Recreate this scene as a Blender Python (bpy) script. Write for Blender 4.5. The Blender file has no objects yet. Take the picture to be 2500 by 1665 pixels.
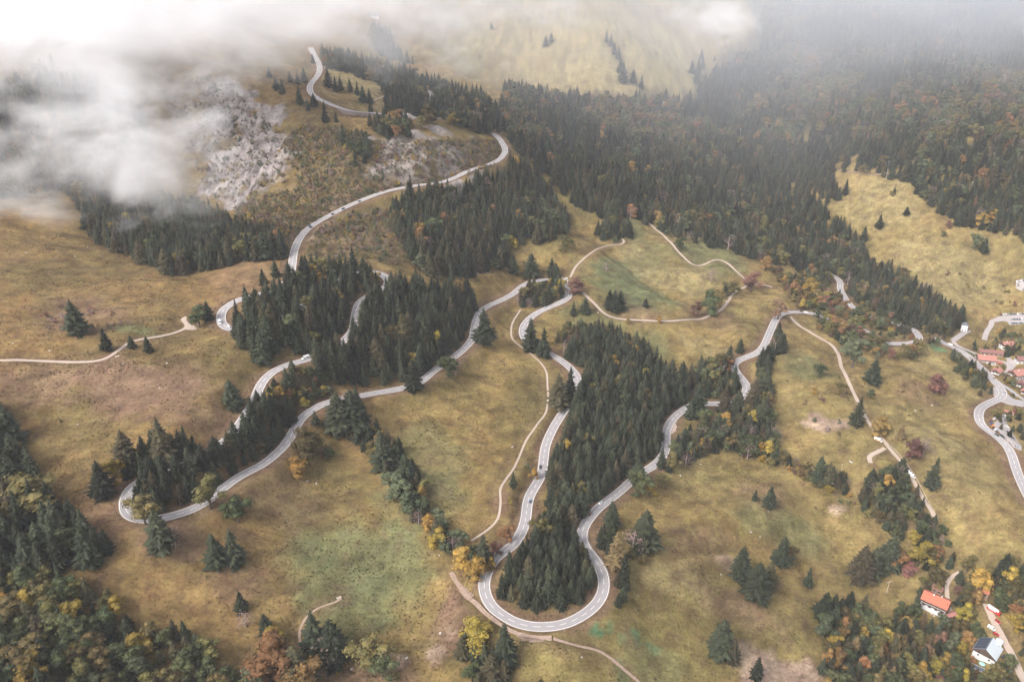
import bpy, bmesh, math, random
import numpy as np
from mathutils import Vector, Matrix
from mathutils.kdtree import KDTree
S = bpy.context.scene
COL = S.collection
R = math.radians
rng = np.random.default_rng(7)
random.seed(7)

# ---------------------------------------------------------------- camera, sky, sun, exposure
TH = R(27.0); CZ = 400.0; FPX = 1962.0          # pitch below the horizon, height, focal length in photo pixels
cam = bpy.data.objects.new('camera', bpy.data.cameras.new('camera')); COL.objects.link(cam)
cam.location = (0, 0, CZ); cam.rotation_euler = (R(90) - TH, 0, 0)
cam.data.sensor_width = 36; cam.data.lens = 36 * FPX / 2500
cam.data.clip_start = 1; cam.data.clip_end = 30000
S.camera = cam
w = bpy.data.worlds.new('World'); S.world = w; w.use_nodes = True
nt = w.node_tree; bg = nt.nodes['Background']
sky = nt.nodes.new('ShaderNodeTexSky'); sky.sky_type = 'NISHITA'; sky.sun_disc = False
SUN_EL, SUN_AZ = R(44), R(-128)
sky.sun_elevation = SUN_EL; sky.sun_rotation = SUN_AZ; sky.air_density = 1.0; sky.dust_density = 4.0
hs = nt.nodes.new('ShaderNodeHueSaturation'); hs.inputs['Saturation'].default_value = 0.22   # an overcast sky is nearly grey
nt.links.new(sky.outputs[0], hs.inputs['Color'])
tint = nt.nodes.new('ShaderNodeMix'); tint.data_type = 'RGBA'; tint.blend_type = 'MULTIPLY'; tint.inputs[0].default_value = 1
tint.inputs[7].default_value = (.97, 0.968, 1.0, 1)
nt.links.new(hs.outputs[0], tint.inputs[6]); nt.links.new(tint.outputs[2], bg.inputs[0])
bg.inputs[1].default_value = 0.15
sl = bpy.data.lights.new('sun', 'SUN'); sl.energy = 1.5; sl.angle = R(18); sl.color = (1.0, 0.94, 0.88)
so = bpy.data.objects.new('sun', sl); COL.objects.link(so)
sd = Vector((math.sin(SUN_AZ) * math.cos(SUN_EL), math.cos(SUN_AZ) * math.cos(SUN_EL), math.sin(SUN_EL)))
so.rotation_euler = (-sd).to_track_quat('-Z', 'Y').to_euler()
S.view_settings.view_transform = 'Standard'; S.view_settings.look = 'None'
S.view_settings.exposure = 1.2; S.view_settings.gamma = 1; S.view_settings.use_curve_mapping = False
cy = S.cycles
cy.max_bounces = 18; cy.diffuse_bounces = 2; cy.glossy_bounces = 1; cy.transmission_bounces = 2
cy.volume_bounces = 16; cy.transparent_max_bounces = 8; cy.volume_step_rate = 1.4; cy.volume_max_steps = 96
cy.use_denoising = True; cy.denoiser = 'OPENIMAGEDENOISE'
try: cy.denoising_prefilter = 'ACCURATE'
except Exception: pass
cy.sample_clamp_indirect = 4; cy.use_adaptive_sampling = True; cy.adaptive_threshold = 0.03

# ---------------------------------------------------------------- measuring the photograph: rays and the ground
ct, st = math.cos(TH), math.sin(TH)
def rays(px, py):
    a = (np.asarray(px, float) - 1250) / FPX; b = (np.asarray(py, float) - 832.5) / FPX
    return np.stack([a, ct - b * st, -st - b * ct], -1)
def project(X, Y, Z):
    X, Y, Z = np.asarray(X, float), np.asarray(Y, float), np.asarray(Z, float)
    d = Y * ct - (Z - CZ) * st
    d = np.where(d < 1, 1, d)
    up = Y * st + (Z - CZ) * ct
    return 1250 + FPX * X / d, 832.5 - FPX * up / d, d
def T(i, j, s):                       # points measured in one sixteenth of the photograph, enlarged 3.768 times
    return [(625 * i + float(p.split(',')[0]) / 3.768, 416 * j + float(p.split(',')[1]) / 3.768) for p in s.split()]
def O(s):                             # points measured in the whole photograph at 2354 pixels
    return [(float(p.split(',')[0]) * 1.062, float(p.split(',')[1]) * 1.062) for p in s.split()]

# heights read off the road widths, trees and cars: x, y in the photograph, z in metres above the lowest bend
CTL = '''1320,1530,0 1180,1420,2 1320,1180,6 1409,933,12 1275,790,18 1390,700,24 1276,690,28 1190,745,33 1150,820,38 1060,895,42
900,970,46 730,1030,50 540,1190,56 300,1230,64 600,990,76 745,870,82 865,775,88 945,670,90 785,710,94 645,798,97 530,770,98
607,724,101 715,640,104 780,510,112 930,465,118 1180,390,126 1232,352,132 1120,275,160 1000,285,165 920,280,170 800,250,185
780,200,200 775,150,210 1050,228,172 1090,322,163 960,330,163 1050,445,121 900,420,135 640,400,140 600,490,105 560,215,208 700,170,215
100,300,200 100,100,275 300,450,120 200,550,115 100,700,113 300,700,106 0,880,105 300,860,100 450,790,97 100,1000,88 300,1050,80 450,900,90
50,1100,76 100,1350,52 0,1660,42 300,1640,16 300,1400,42 700,1350,20 900,1250,20 700,1150,40 1000,1100,28 1100,1450,-3 900,1640,-16
1250,1640,-16 1100,950,34 1200,1050,20 1450,900,9 1600,800,5 1500,650,22 1500,780,12 1700,600,15 1600,450,30 1400,560,32 1350,570,55
1250,480,85 1100,520,86 1000,620,88 1150,600,76 1200,640,52 1450,520,46 1300,350,110 1300,250,130 1300,180,152 1450,200,147 1500,100,200
1400,20,250 1000,50,235 1100,150,182 1750,200,118 1750,300,72 1700,400,42 1900,400,30 1900,500,0 2000,600,-25 2100,700,-40 2250,780,-49
2050,430,42 2200,600,-5 2400,700,-38 2350,500,32 2480,600,4 2300,400,72 2300,300,110 2300,200,150 2300,100,196 2300,0,250
2000,300,92 2000,200,132 2000,100,182 2000,0,238 1600,20,238 1850,100,178 2450,790,-51 2400,870,-54 2450,950,-52 2420,1020,-48
2450,1150,-42 2200,900,-30 2250,1050,-26 2350,1200,-32 2100,850,-32 2400,1350,-50 2200,1180,-29 2150,1110,-26 2040,930,-18
1950,760,-26 1880,800,-10 1800,890,-6 1815,960,-18 1700,985,-17 1630,1060,-17 1440,1240,-4 1550,1150,-12 2045,684,-32 2230,800,-44
1600,785,7 1750,720,-5 1830,690,-12 1420,740,22 1700,1200,-22 1650,1350,-16 1900,1300,-40 1600,1600,-32 1900,1600,-57 2000,1450,-64
2280,1450,-75 2400,1600,-86 2150,1640,-76 1800,1100,-24 1900,1150,-34 2000,1050,-28 150,250,222'''
_c = np.array([[float(v) for v in t.split(',')] for t in CTL.split()])
_d = rays(_c[:, 0], _c[:, 1]); _t = (_c[:, 2] - CZ) / _d[:, 2]
PX, PY, PZ = _d[:, 0] * _t, _d[:, 1] * _t, _c[:, 2]
EXTRA = [(-2600, 3200, 620), (-1200, 3200, 560), (0, 3300, 520), (1200, 3300, 480), (2600, 3200, 560), (-2600, 1500, 480), (2800, 1600, 300),
         (-2400, 300, 250), (2400, 300, -40), (-1500, 700, 240), (-1300, 1300, 380), (-700, 1700, 330), (-1000, -300, 60), (0, -300, -90), (1000, -300, -120),
         (-900, 250, 110), (700, 150, -110), (1500, 800, -30), (1600, 1300, 90), (1500, 2200, 280), (0, 150, -45), (-400, 250, 30), (-2400, -300, 120), (2400, -300, -80)]
PX = np.append(PX, [e[0] for e in EXTRA]); PY = np.append(PY, [e[1] for e in EXTRA]); PZ = np.append(PZ, [e[2] for e in EXTRA])
def _phi(r2): return np.where(r2 > 0, 0.5 * r2 * np.log(np.maximum(r2, 1e-12)), 0)
def tps_fit(x, y, z, lam):
    n = len(x); K = _phi(((x[:, None] - x) ** 2 + (y[:, None] - y) ** 2) / 1e6) + lam * np.eye(n)
    P = np.stack([np.ones(n), x / 1e3, y / 1e3], 1)
    A = np.zeros((n + 3, n + 3)); A[:n, :n] = K; A[:n, n:] = P; A[n:, :n] = P.T
    return np.linalg.solve(A, np.append(z, [0, 0, 0]))
_w = tps_fit(PX, PY, PZ, 4e-4)
def tps(X, Y):
    out = _w[-3] + _w[-2] * X / 1e3 + _w[-1] * Y / 1e3
    for k in range(len(PX)): out = out + _w[k] * _phi(((X - PX[k]) ** 2 + (Y - PY[k]) ** 2) / 1e6)
    return out
def vnoise(X, Y, s, seed):
    g = np.random.default_rng(seed).random((257, 257)).astype(np.float32)
    x, y = X / s + 1000.37, Y / s + 1000.71
    xi, yi = np.floor(x).astype(int), np.floor(y).astype(int); fx, fy = x - xi, y - yi
    fx = fx * fx * (3 - 2 * fx); fy = fy * fy * (3 - 2 * fy); xi &= 255; yi &= 255
    return (g[xi, yi] * (1 - fx) + g[xi + 1, yi] * fx) * (1 - fy) + (g[xi, yi + 1] * (1 - fx) + g[xi + 1, yi + 1] * fx) * fy - 0.5
def fbm(X, Y, s, seed, n=4):
    return sum(vnoise(X, Y, s / 2 ** k, seed + k) / 2 ** k for k in range(n))
def axis(lo, core0, core1, hi, step):
    a = list(np.arange(core0, core1, step)); v, s = core0, step
    while v > lo: s *= 1.13; v -= s; a.insert(0, v)
    v, s = core1, step
    while v < hi: s *= 1.07; a.append(v); v += s
    a.append(v); return np.array(a)
GX = axis(-3200, -700, 800, 3200, 3.2); GY = axis(-500, 330, 1330, 3600, 3.2)
MX, MY = np.meshgrid(GX, GY)                       # [iy, ix]
HZ = tps(MX, MY)
_dg = MX * .8 + MY * .6; _dp = -MX * .6 + MY * .8                    # folds running down the slopes
HZ += fbm(MX, MY, 120, 11, 3) * 10.0 + fbm(MX, MY, 34, 21, 3) * 3.2 + fbm(MX, MY, 9, 29, 2) * 0.5
HZ += (np.abs(fbm(_dg * .45, _dp, 75, 31, 3)) - .15) * np.where(MX > 150, 21, 9)
def bil(A, X, Y):
    X = np.clip(X, GX[0], GX[-1] - 1e-3); Y = np.clip(Y, GY[0], GY[-1] - 1e-3)
    ix = np.clip(np.searchsorted(GX, X, 'right') - 1, 0, len(GX) - 2); iy = np.clip(np.searchsorted(GY, Y, 'right') - 1, 0, len(GY) - 2)
    fx = (X - GX[ix]) / (GX[ix + 1] - GX[ix]); fy = (Y - GY[iy]) / (GY[iy + 1] - GY[iy])
    return (A[iy, ix] * (1 - fx) + A[iy, ix + 1] * fx) * (1 - fy) + (A[iy + 1, ix] * (1 - fx) + A[iy + 1, ix + 1] * fx) * fy
def hz(X, Y): return bil(HZ, np.asarray(X, float), np.asarray(Y, float))
def ground(px, py):
    """points of the photograph -> points on the ground"""
    d = rays(px, py).reshape(-1, 3); n = len(d)
    t0 = np.full(n, 300.0); hit = np.zeros(n, bool); lo = t0.copy(); hi = np.full(n, 4200.0); t = t0.copy()
    while t[0] < 4200:
        t2 = t * 1.006
        below = (CZ + d[:, 2] * t2) < hz(d[:, 0] * t2, d[:, 1] * t2)
        new = below & ~hit
        lo[new] = t[new]; hi[new] = t2[new]; hit |= below; t = t2
    for _ in range(14):
        m = (lo + hi) / 2; b = (CZ + d[:, 2] * m) < hz(d[:, 0] * m, d[:, 1] * m)
        hi = np.where(b, m, hi); lo = np.where(b, lo, m)
    X, Y = d[:, 0] * hi, d[:, 1] * hi
    return np.stack([X, Y, hz(X, Y)], -1)
def gp(p): return ground([q[0] for q in p], [q[1] for q in p])

# ---------------------------------------------------------------- the roads and paths, traced along their middle
def smooth_path(P, step=3.0, it=2, zs=9):
    P = np.array(P)
    for _ in range(it):                              # Chaikin corner cutting
        Q = [P[0]]
        for a, b in zip(P[:-1], P[1:]): Q += [a * .75 + b * .25, a * .25 + b * .75]
        Q.append(P[-1]); P = np.array(Q)
    s = np.append(0, np.cumsum(np.hypot(*(P[1:, :2] - P[:-1, :2]).T)))
    n = max(4, int(s[-1] / step)); u = np.linspace(0, s[-1], n)
    Q = np.stack([np.interp(u, s, P[:, k]) for k in range(3)], 1)
    Q[:, 2] = hz(Q[:, 0], Q[:, 1])
    k = np.hanning(2 * zs + 3)[1:-1]; k /= k.sum()
    for c, kk in ((0, np.hanning(7)[1:-1]), (1, np.hanning(7)[1:-1]), (2, k)):
        kk = kk / kk.sum(); m = len(kk) // 2
        pad = np.concatenate([np.full(m, Q[0, c]) + (Q[0, c] - Q[1:m + 1, c][::-1]), Q[:, c], np.full(m, Q[-1, c]) + (Q[-1, c] - Q[-m - 1:-1, c][::-1])])
        Q[:, c] = np.convolve(pad, kk, 'valid')
    return Q
MAIN = (T(1, 0, '500,440 530,500 560,550 582,600 590,650 565,705 515,755 490,800 500,860 560,905 660,950 760,995 900,1030 1060,1048 1200,1055 1400,1080 1560,1090 1740,1092 1900,1120 2080,1180 2215,1255 2282,1340 2298,1400 2270,1450 2190,1500 2080,1540')
      + T(1, 1, '1900,35 1780,95 1640,135 1400,155 1300,170 1180,195 1000,265 850,325 700,400 600,455 500,525 430,590 375,680 345,770 335,850 325,930 290,1020 220,1090 120,1125 20,1145')
      + T(0, 1, '2290,1165 2180,1195 2100,1240 2050,1290 2030,1350 2040,1420 2090,1455 2190,1475')
      + T(1, 1, '30,1462 80,1448 160,1410 270,1350 380,1280 500,1210 600,1135 660,1070 740,1010 850,960 980,925 1110,940 1180,970 1220,1020 1215,1070 1150,1110 1030,1150 950,1210 915,1300 905,1380 900,1450 870,1520')
      + T(1, 2, '800,20 700,90 560,140 480,165 400,192 300,215 190,255 100,320 40,395 8,480 -10,560')
      + T(0, 2, '2290,640 2220,750 2130,870 1990,1000 1800,1110 1560,1190 1340,1250 1220,1310 1160,1400 1145,1500')
      + T(0, 3, '1160,10 1210,60 1290,85 1400,88 1500,75 1620,45 1750,0')
      + T(0, 2, '1880,1510 1990,1400 2120,1290 2240,1220')
      + T(1, 2, '0,1170 70,1135 190,1050 280,950 330,870 375,770 430,690 520,620 620,570 700,545 800,525 950,510 1100,485 1250,460 1400,430 1520,380 1620,290 1700,235 1800,165 1900,90 1970,20')
      + T(1, 1, '2000,1540 2005,1460 2025,1370 2070,1290 2150,1240 2250,1205')
      + T(2, 1, '20,1140 90,1060 180,1025 290,1005 400,1015 470,1060 525,1110 525,1160 460,1210 350,1250 220,1320 130,1390 92,1460 105,1540')
      + T(2, 2, '180,40 280,90 390,140 480,200 560,270 604,340 605,420 570,500 510,600 440,700 380,800 330,900 302,1000 290,1100 280,1200 240,1300 170,1400 140,1500')
      + T(2, 3, '130,50 105,150 60,240 0,320') + T(1, 3, '2250,390 2180,460 2120,560 2095,640 2100,740 2140,850 2200,920 2270,970')
      + T(2, 3, '0,1020 100,1050 220,1062 350,1055 480,1035 600,990 700,930 780,860 830,780 848,690 843,610 815,520 760,440 700,370 655,300 640,210 660,130 710,60')
      + T(2, 2, '760,1570 830,1510 920,1440 1010,1370 1100,1290 1180,1220 1290,1160 1370,1090 1412,1010 1418,940 1415,870 1430,790 1475,720 1540,660 1620,610 1700,585 1780,582 1900,580 2000,575 2085,550 2140,500 2165,440 2145,370 2080,310 2035,250 2055,195 2130,155 2240,120 2310,70')
      + T(3, 1, '0,1530 30,1460 60,1385 100,1330 160,1305 260,1300 340,1310 450,1335 620,1380 800,1440 960,1510')
      + T(3, 2, '1060,28 1180,28 1290,28 1390,5') + T(3, 1, '1400,1530 1340,1480 1270,1445 1100,1390 900,1335 800,1280 745,1220 690,1150 660,1085 670,1040 630,990 575,955 520,900 470,830'))
VILLAGE = (T(3, 2, '2420,1480 2355,1350 2285,1200 2255,1080 2200,980 2100,885 2000,800 1945,720 1935,655 1970,605 2040,570 2120,545')
           + T(3, 2, '2170,500 2140,430 2090,370 2030,310 1950,240 1850,160 1760,90 1660,40 1590,10') + T(3, 1, '1540,1530'))
ROADS = {  # name: (points, width, material, label)
 'main_road': (MAIN, 7.6, 'asphalt', 'grey two lane mountain pass road winding through the hairpin bends'),
 'village_road': (VILLAGE, 8.2, 'asphalt', 'grey valley road curving along the meadow edge into the village'),
 'plaza_road': (T(3, 2, '2120,430 2200,560 2300,575 2450,590'), 11, 'asphalt', 'wide pale road junction in the village'),
 'side_road': (T(3, 2, '2060,330 2150,410 2260,480 2400,560'), 5, 'asphalt', 'narrow pale street beside the valley road'),
 'lane': (T(3, 1, '1700,1567 1770,1520 1850,1470') , 7, 'concrete', 'pale concrete lane below the white tower'),
 'village_lane': (T(3, 2, '1700,0 1730,40 1800,80 1900,115 1960,150 2200,190 2230,260 2180,300'), 5, 'concrete', 'pale lane curving past the red roofed houses'),
 'parking_drive': (T(3, 1, '1990,1560 2010,1480 2060,1420 2050,1380 2150,1370 2300,1360 2420,1350'), 6, 'concrete', 'pale drive leading up into the car park'),
 'bench_path': (T(0, 2, '-200,190 0,183 250,177 500,187 780,198 940,180 1040,130 1110,70 1180,20') + T(0, 1, '1290,1550 1400,1540 1560,1510 1680,1470 1740,1440 1710,1400 1675,1380 1700,1350'), 3.6, 'gravel', 'pale gravel path crossing the brown upper left meadow'),
 'lookout_path': (T(2, 1, '535,985 562,930 585,885 640,830 740,760 830,705 900,688 1025,682 1035,660 1015,630'), 2.6, 'gravel', 'pale footpath curving up the meadow to a spruce clump'),
 'meadow_lane': (T(2, 1, '560,1050 640,1110 690,1160 740,1205 790,1262 850,1320 920,1355 1060,1372 1200,1383 1340,1390 1500,1388 1650,1375 1800,1340 1900,1305 1960,1250 2000,1180 2050,1110 2150,1060 2250,1045') + T(3, 1, '0,1060 40,1075'), 3.8, 'gravel', 'grey gravel lane sweeping under the round meadow'),
 'wood_edge_path': (T(2, 1, '1220,455 1300,520 1380,580 1430,640 1500,720 1570,790 1640,860 1700,883 1760,875 1830,835 1890,818 1960,840 2040,910 2150,1005'), 3.0, 'gravel', 'pale winding path from the wood edge across the meadow'),
 'farm_track': (T(3, 1, '205,1360 280,1420 370,1480') + T(3, 2, '520,0 580,30 630,90 660,180 700,290 750,400 800,500 850,600 890,690 950,790 1010,860 1060,920 1110,980 1180,1060 1240,1130 1290,1210 1340,1290 1400,1400 1460,1500 1510,1567') + T(3, 3, '1530,60'), 3.6, 'gravel', 'gravel track running straight down the right hand meadow'),
 'farm_track_spur': (T(3, 2, '1075,985 1020,1015 960,1040 915,1075 950,1130'), 4.0, 'gravel', 'short gravel spur turning off the farm track'),
 'slope_path': (T(2, 1, '80,1280 40,1340 0,1410') + T(1, 1, '2345,1460 2350,1540') + T(2, 2, '20,5 100,70 200,140 280,220 325,300 325,400 335,500 325,600 310,680 240,750 200,820 140,890 100,980 60,1080 10,1190') + T(1, 2, '2300,1270 2235,1370 2255,1440 2245,1540') + T(1, 3, '2240,20 2225,80 2150,160 2060,220 1970,275'), 1.8, 'gravel', 'thin dirt path between the meadow and the road'),
 'dirt_pullout': (T(1, 3, '1790,560 1850,660 1920,760 1975,820'), 3.6, 'dirt', 'pale bare earth pull-out left of the bottom bend'),
 'dirt_verge': (T(1, 3, '1975,820 2050,900 2130,985 2250,1070') + T(2, 3, '0,1140 120,1170 260,1175 380,1180'), 3.2, 'dirt', 'bare pale earth strip below the bottom bend'),
 'dirt_track': (T(2, 3, '380,1180 500,1222 620,1238 740,1255 850,1300 950,1380 1050,1470 1170,1570 1260,1650'), 2.2, 'dirt', 'worn two rut track leading away from the bottom bend'),
 'hut_path': (T(1, 3, '785,795 740,850 650,850 545,895 470,950 430,1010 400,1070 390,1180 440,1290 480,1410 500,1500'), 1.5, 'dirt', 'pale footpath passing the small viewing bench'),
 'far_track': (T(2, 0, '40,60 100,90 180,155 300,210 362,238 200,258 0,268') + T(1, 0, '2200,268 1900,275 1600,285 1400,290'), 3.2, 'gravel', 'pale zigzag track on the far hazy pasture'),
 'crest_path': (T(3, 1, '560,0 700,8 800,20 900,38 1000,44 1090,22 1200,25'), 2.6, 'gravel', 'pale path along the top of the right hand slope'),
 'house_drive': (T(3, 3, '1760,560 1700,590 1650,635 1640,700 1645,770 1665,850 1670,900'), 3.2, 'gravel', 'two rut drive down to the red roofed chalet'),
 'valley_lane': (T(3, 3, '2010,850 2060,980 2120,1100 2180,1200 2240,1300 2290,1400 2310,1480 2380,1600 2460,1700'), 5.6, 'gravel', 'gravel lane passing the chalet with the white roof'),
 'back_road': (T(1, 0, '1480,800 1560,825 1600,850 1625,890 1600,930 1540,960'), 6.5, 'asphalt', 'short grey road piece glimpsed behind the pass'),
 'fog_lane': (T(1, 0, '1190,880 1140,905 1060,930 1000,930'), 2.5, 'gravel', 'pale lane at the foot of the pass meadow'),
 'wood_path': (T(1, 1, '1900,955 1990,950 2070,950 2170,938'), 2.4, 'gravel', 'pale path glimpsed between the trees above the wood'),
}
PATHS = {}
for k, (pts, wd, m, lb) in ROADS.items():
    PATHS[k] = smooth_path(gp(pts), 2.5, 2, 16 if wd > 7 else 7)
# cut the road beds into the ground
def nearest(paths):
    allp, alls = [], []
    for k in paths: allp.append(PATHS[k]); alls.append(np.full(len(PATHS[k]), ROADS[k][1]))
    A, W = np.concatenate(allp), np.concatenate(alls)
    kd = KDTree(len(A))
    for i, p in enumerate(A): kd.insert((p[0], p[1], 0), i)
    kd.balance(); return kd, A, W
kdr, RA, RW = nearest(list(ROADS))
near = (MX > -760) & (MX < 900) & (MY > 300) & (MY < 2100)
RDIST = np.full(MX.shape, 999.0, np.float32); RWID = np.full(MX.shape, 4.0, np.float32)
iy, ix = np.nonzero(near)
nz = HZ.copy()
for a, b in zip(iy, ix):
    x, y = MX[a, b], MY[a, b]
    hits = kdr.find_n((x, y, 0), 3)
    dmin = hits[0][2]
    if dmin > 40: RDIST[a, b] = dmin; continue
    w_ = RW[hits[0][1]]; RDIST[a, b] = dmin - w_ / 2; RWID[a, b] = w_
    ws = zz = 0
    for _, i_, d_ in hits: q = 1 / (d_ + .3) ** 3; ws += q; zz += q * RA[i_, 2]
    zz /= ws; e = dmin - w_ / 2
    k_ = 1.0 if e < 3.5 else max(0.0, 1 - (e - 3.5) / (16 if w_ > 7 else 7)); k_ = k_ * k_ * (3 - 2 * k_)
    drop = .35 if e < 4 else .35 * k_
    nz[a, b] = HZ[a, b] * (1 - k_) + (zz - drop) * k_
HZ = nz

# ---------------------------------------------------------------- helpers for objects
def tag(o, label=None, cat=None, group=None, kind=None):
    if label: o['label'] = label
    if cat: o['category'] = cat
    if group: o['group'] = group
    if kind: o['kind'] = kind
    return o
def empty(name, loc=(0, 0, 0), rz=0.0):
    o = bpy.data.objects.new(name, None); COL.objects.link(o); o.location = loc; o.rotation_euler = (0, 0, rz)
    o.empty_display_size = 1; return o
def link(name, me, parent=None):
    o = bpy.data.objects.new(name, me); COL.objects.link(o)
    if parent: o.parent = parent
    return o
def np_mesh(name, V, F, mats=(), smooth=False, midx=None):
    """V (n,3); F list/array of faces with equal size"""
    me = bpy.data.meshes.new(name); V = np.asarray(V, np.float32)
    if isinstance(F, np.ndarray):
        k = F.shape[1]
        me.vertices.add(len(V)); me.vertices.foreach_set('co', V.ravel())
        me.loops.add(F.size); me.loops.foreach_set('vertex_index', F.ravel().astype(np.int32))
        me.polygons.add(len(F)); me.polygons.foreach_set('loop_start', np.arange(0, F.size, k, dtype=np.int32))
        me.update(calc_edges=True)
    else:
        me.from_pydata([tuple(v) for v in V.tolist()], [], F)
    for m in mats: me.materials.append(m)
    if midx is not None: me.polygons.foreach_set('material_index', np.asarray(midx, np.int32))
    me.polygons.foreach_set('use_smooth', np.full(len(me.polygons), smooth))
    me.update(); return me
class MB:
    """collects simple solids and links them as one mesh"""
    def __init__(s): s.V = []; s.F = []
    def add(s, V, F):
        n = len(s.V); s.V += [tuple(v) for v in V]; s.F += [[n + i for i in f] for f in F]; return s
    def box(s, c, d, rz=0, taper=1.0):
        x, y, z = d[0] / 2, d[1] / 2, d[2] / 2; cr, sr = math.cos(rz), math.sin(rz); V = []
        for sz in (-1, 1):
            t = taper if sz > 0 else 1
            for sx, sy in ((-1, -1), (1, -1), (1, 1), (-1, 1)):
                a, b = sx * x * t, sy * y * t
                V.append((c[0] + a * cr - b * sr, c[1] + a * sr + b * cr, c[2] + sz * z))
        return s.add(V, [(3, 2, 1, 0), (4, 5, 6, 7), (0, 1, 5, 4), (1, 2, 6, 5), (2, 3, 7, 6), (3, 0, 4, 7)])
    def cyl(s, a, b, r0, r1=None, n=8):
        a, b = Vector(a), Vector(b); r1 = r0 if r1 is None else r1; ax = (b - a).normalized()
        u = ax.orthogonal().normalized(); v = ax.cross(u); V = []
        for p, r in ((a, r0), (b, r1)):
            for k in range(n):
                t = 2 * math.pi * k / n; V.append(p + (u * math.cos(t) + v * math.sin(t)) * r)
        F = [(k, (k + 1) % n, n + (k + 1) % n, n + k) for k in range(n)] + [tuple(range(n))[::-1], tuple(range(n, 2 * n))]
        return s.add(V, F)
    def prism(s, prof, y0, y1):                       # profile in x,z extruded along y
        n = len(prof); V = [(x, y0, z) for x, z in prof] + [(x, y1, z) for x, z in prof]
        return s.add(V, [tuple(range(n)), tuple(range(n, 2 * n))[::-1]] + [(k, n + k, n + (k + 1) % n, (k + 1) % n) for k in range(n)])
    def build(s, name, mat, parent=None, bevel=0.0, smooth=False):
        me = bpy.data.meshes.new(name); me.from_pydata(s.V, [], s.F); me.materials.append(mat)
        bm = bmesh.new(); bm.from_mesh(me); bmesh.ops.recalc_face_normals(bm, faces=bm.faces)
        if bevel: bmesh.ops.bevel(bm, geom=[e for e in bm.edges if e.calc_face_angle(0) > .5], offset=bevel, segments=2, affect='EDGES')
        bm.to_mesh(me); bm.free()
        if smooth:
            for p in me.polygons: p.use_smooth = True
        return link(name, me, parent)

# ---------------------------------------------------------------- materials
def mat(name, col=(.5, .5, .5), rough=.8, metal=0.0, noise=None, bump=None, spec=0.3):
    """noise: (scale, amount, second colour); bump: (scale, strength, distance). Position in metres (object space)."""
    m = bpy.data.materials.new(name); m.use_nodes = True; N = m.node_tree.nodes; L = m.node_tree.links
    b = N['Principled BSDF']; b.inputs['Base Color'].default_value = (*col, 1); b.inputs['Roughness'].default_value = rough
    b.inputs['Metallic'].default_value = metal; b.inputs['Specular IOR Level'].default_value = spec
    if noise or bump: tc = N.new('ShaderNodeTexCoord')
    if noise:
        n = N.new('ShaderNodeTexNoise'); n.inputs['Scale'].default_value = noise[0]; n.inputs['Detail'].default_value = 6; n.inputs['Roughness'].default_value = .7
        L.new(tc.outputs['Object'], n.inputs['Vector'])
        mr = N.new('ShaderNodeMapRange'); mr.inputs[1].default_value = .3; mr.inputs[2].default_value = .7; mr.inputs[4].default_value = noise[1]
        L.new(n.outputs[0], mr.inputs[0])
        mx = N.new('ShaderNodeMix'); mx.data_type = 'RGBA'; mx.inputs[6].default_value = (*col, 1); mx.inputs[7].default_value = (*noise[2], 1)
        L.new(mr.outputs[0], mx.inputs[0]); L.new(mx.outputs[2], b.inputs['Base Color'])
    if bump:
        n2 = N.new('ShaderNodeTexNoise'); n2.inputs['Scale'].default_value = bump[0]; n2.inputs['Detail'].default_value = 5
        L.new(tc.outputs['Object'], n2.inputs['Vector'])
        bp = N.new('ShaderNodeBump'); bp.inputs['Strength'].default_value = bump[1]; bp.inputs['Distance'].default_value = bump[2]
        L.new(n2.outputs[0], bp.inputs['Height']); L.new(bp.outputs[0], b.inputs['Normal'])
    return m
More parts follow.
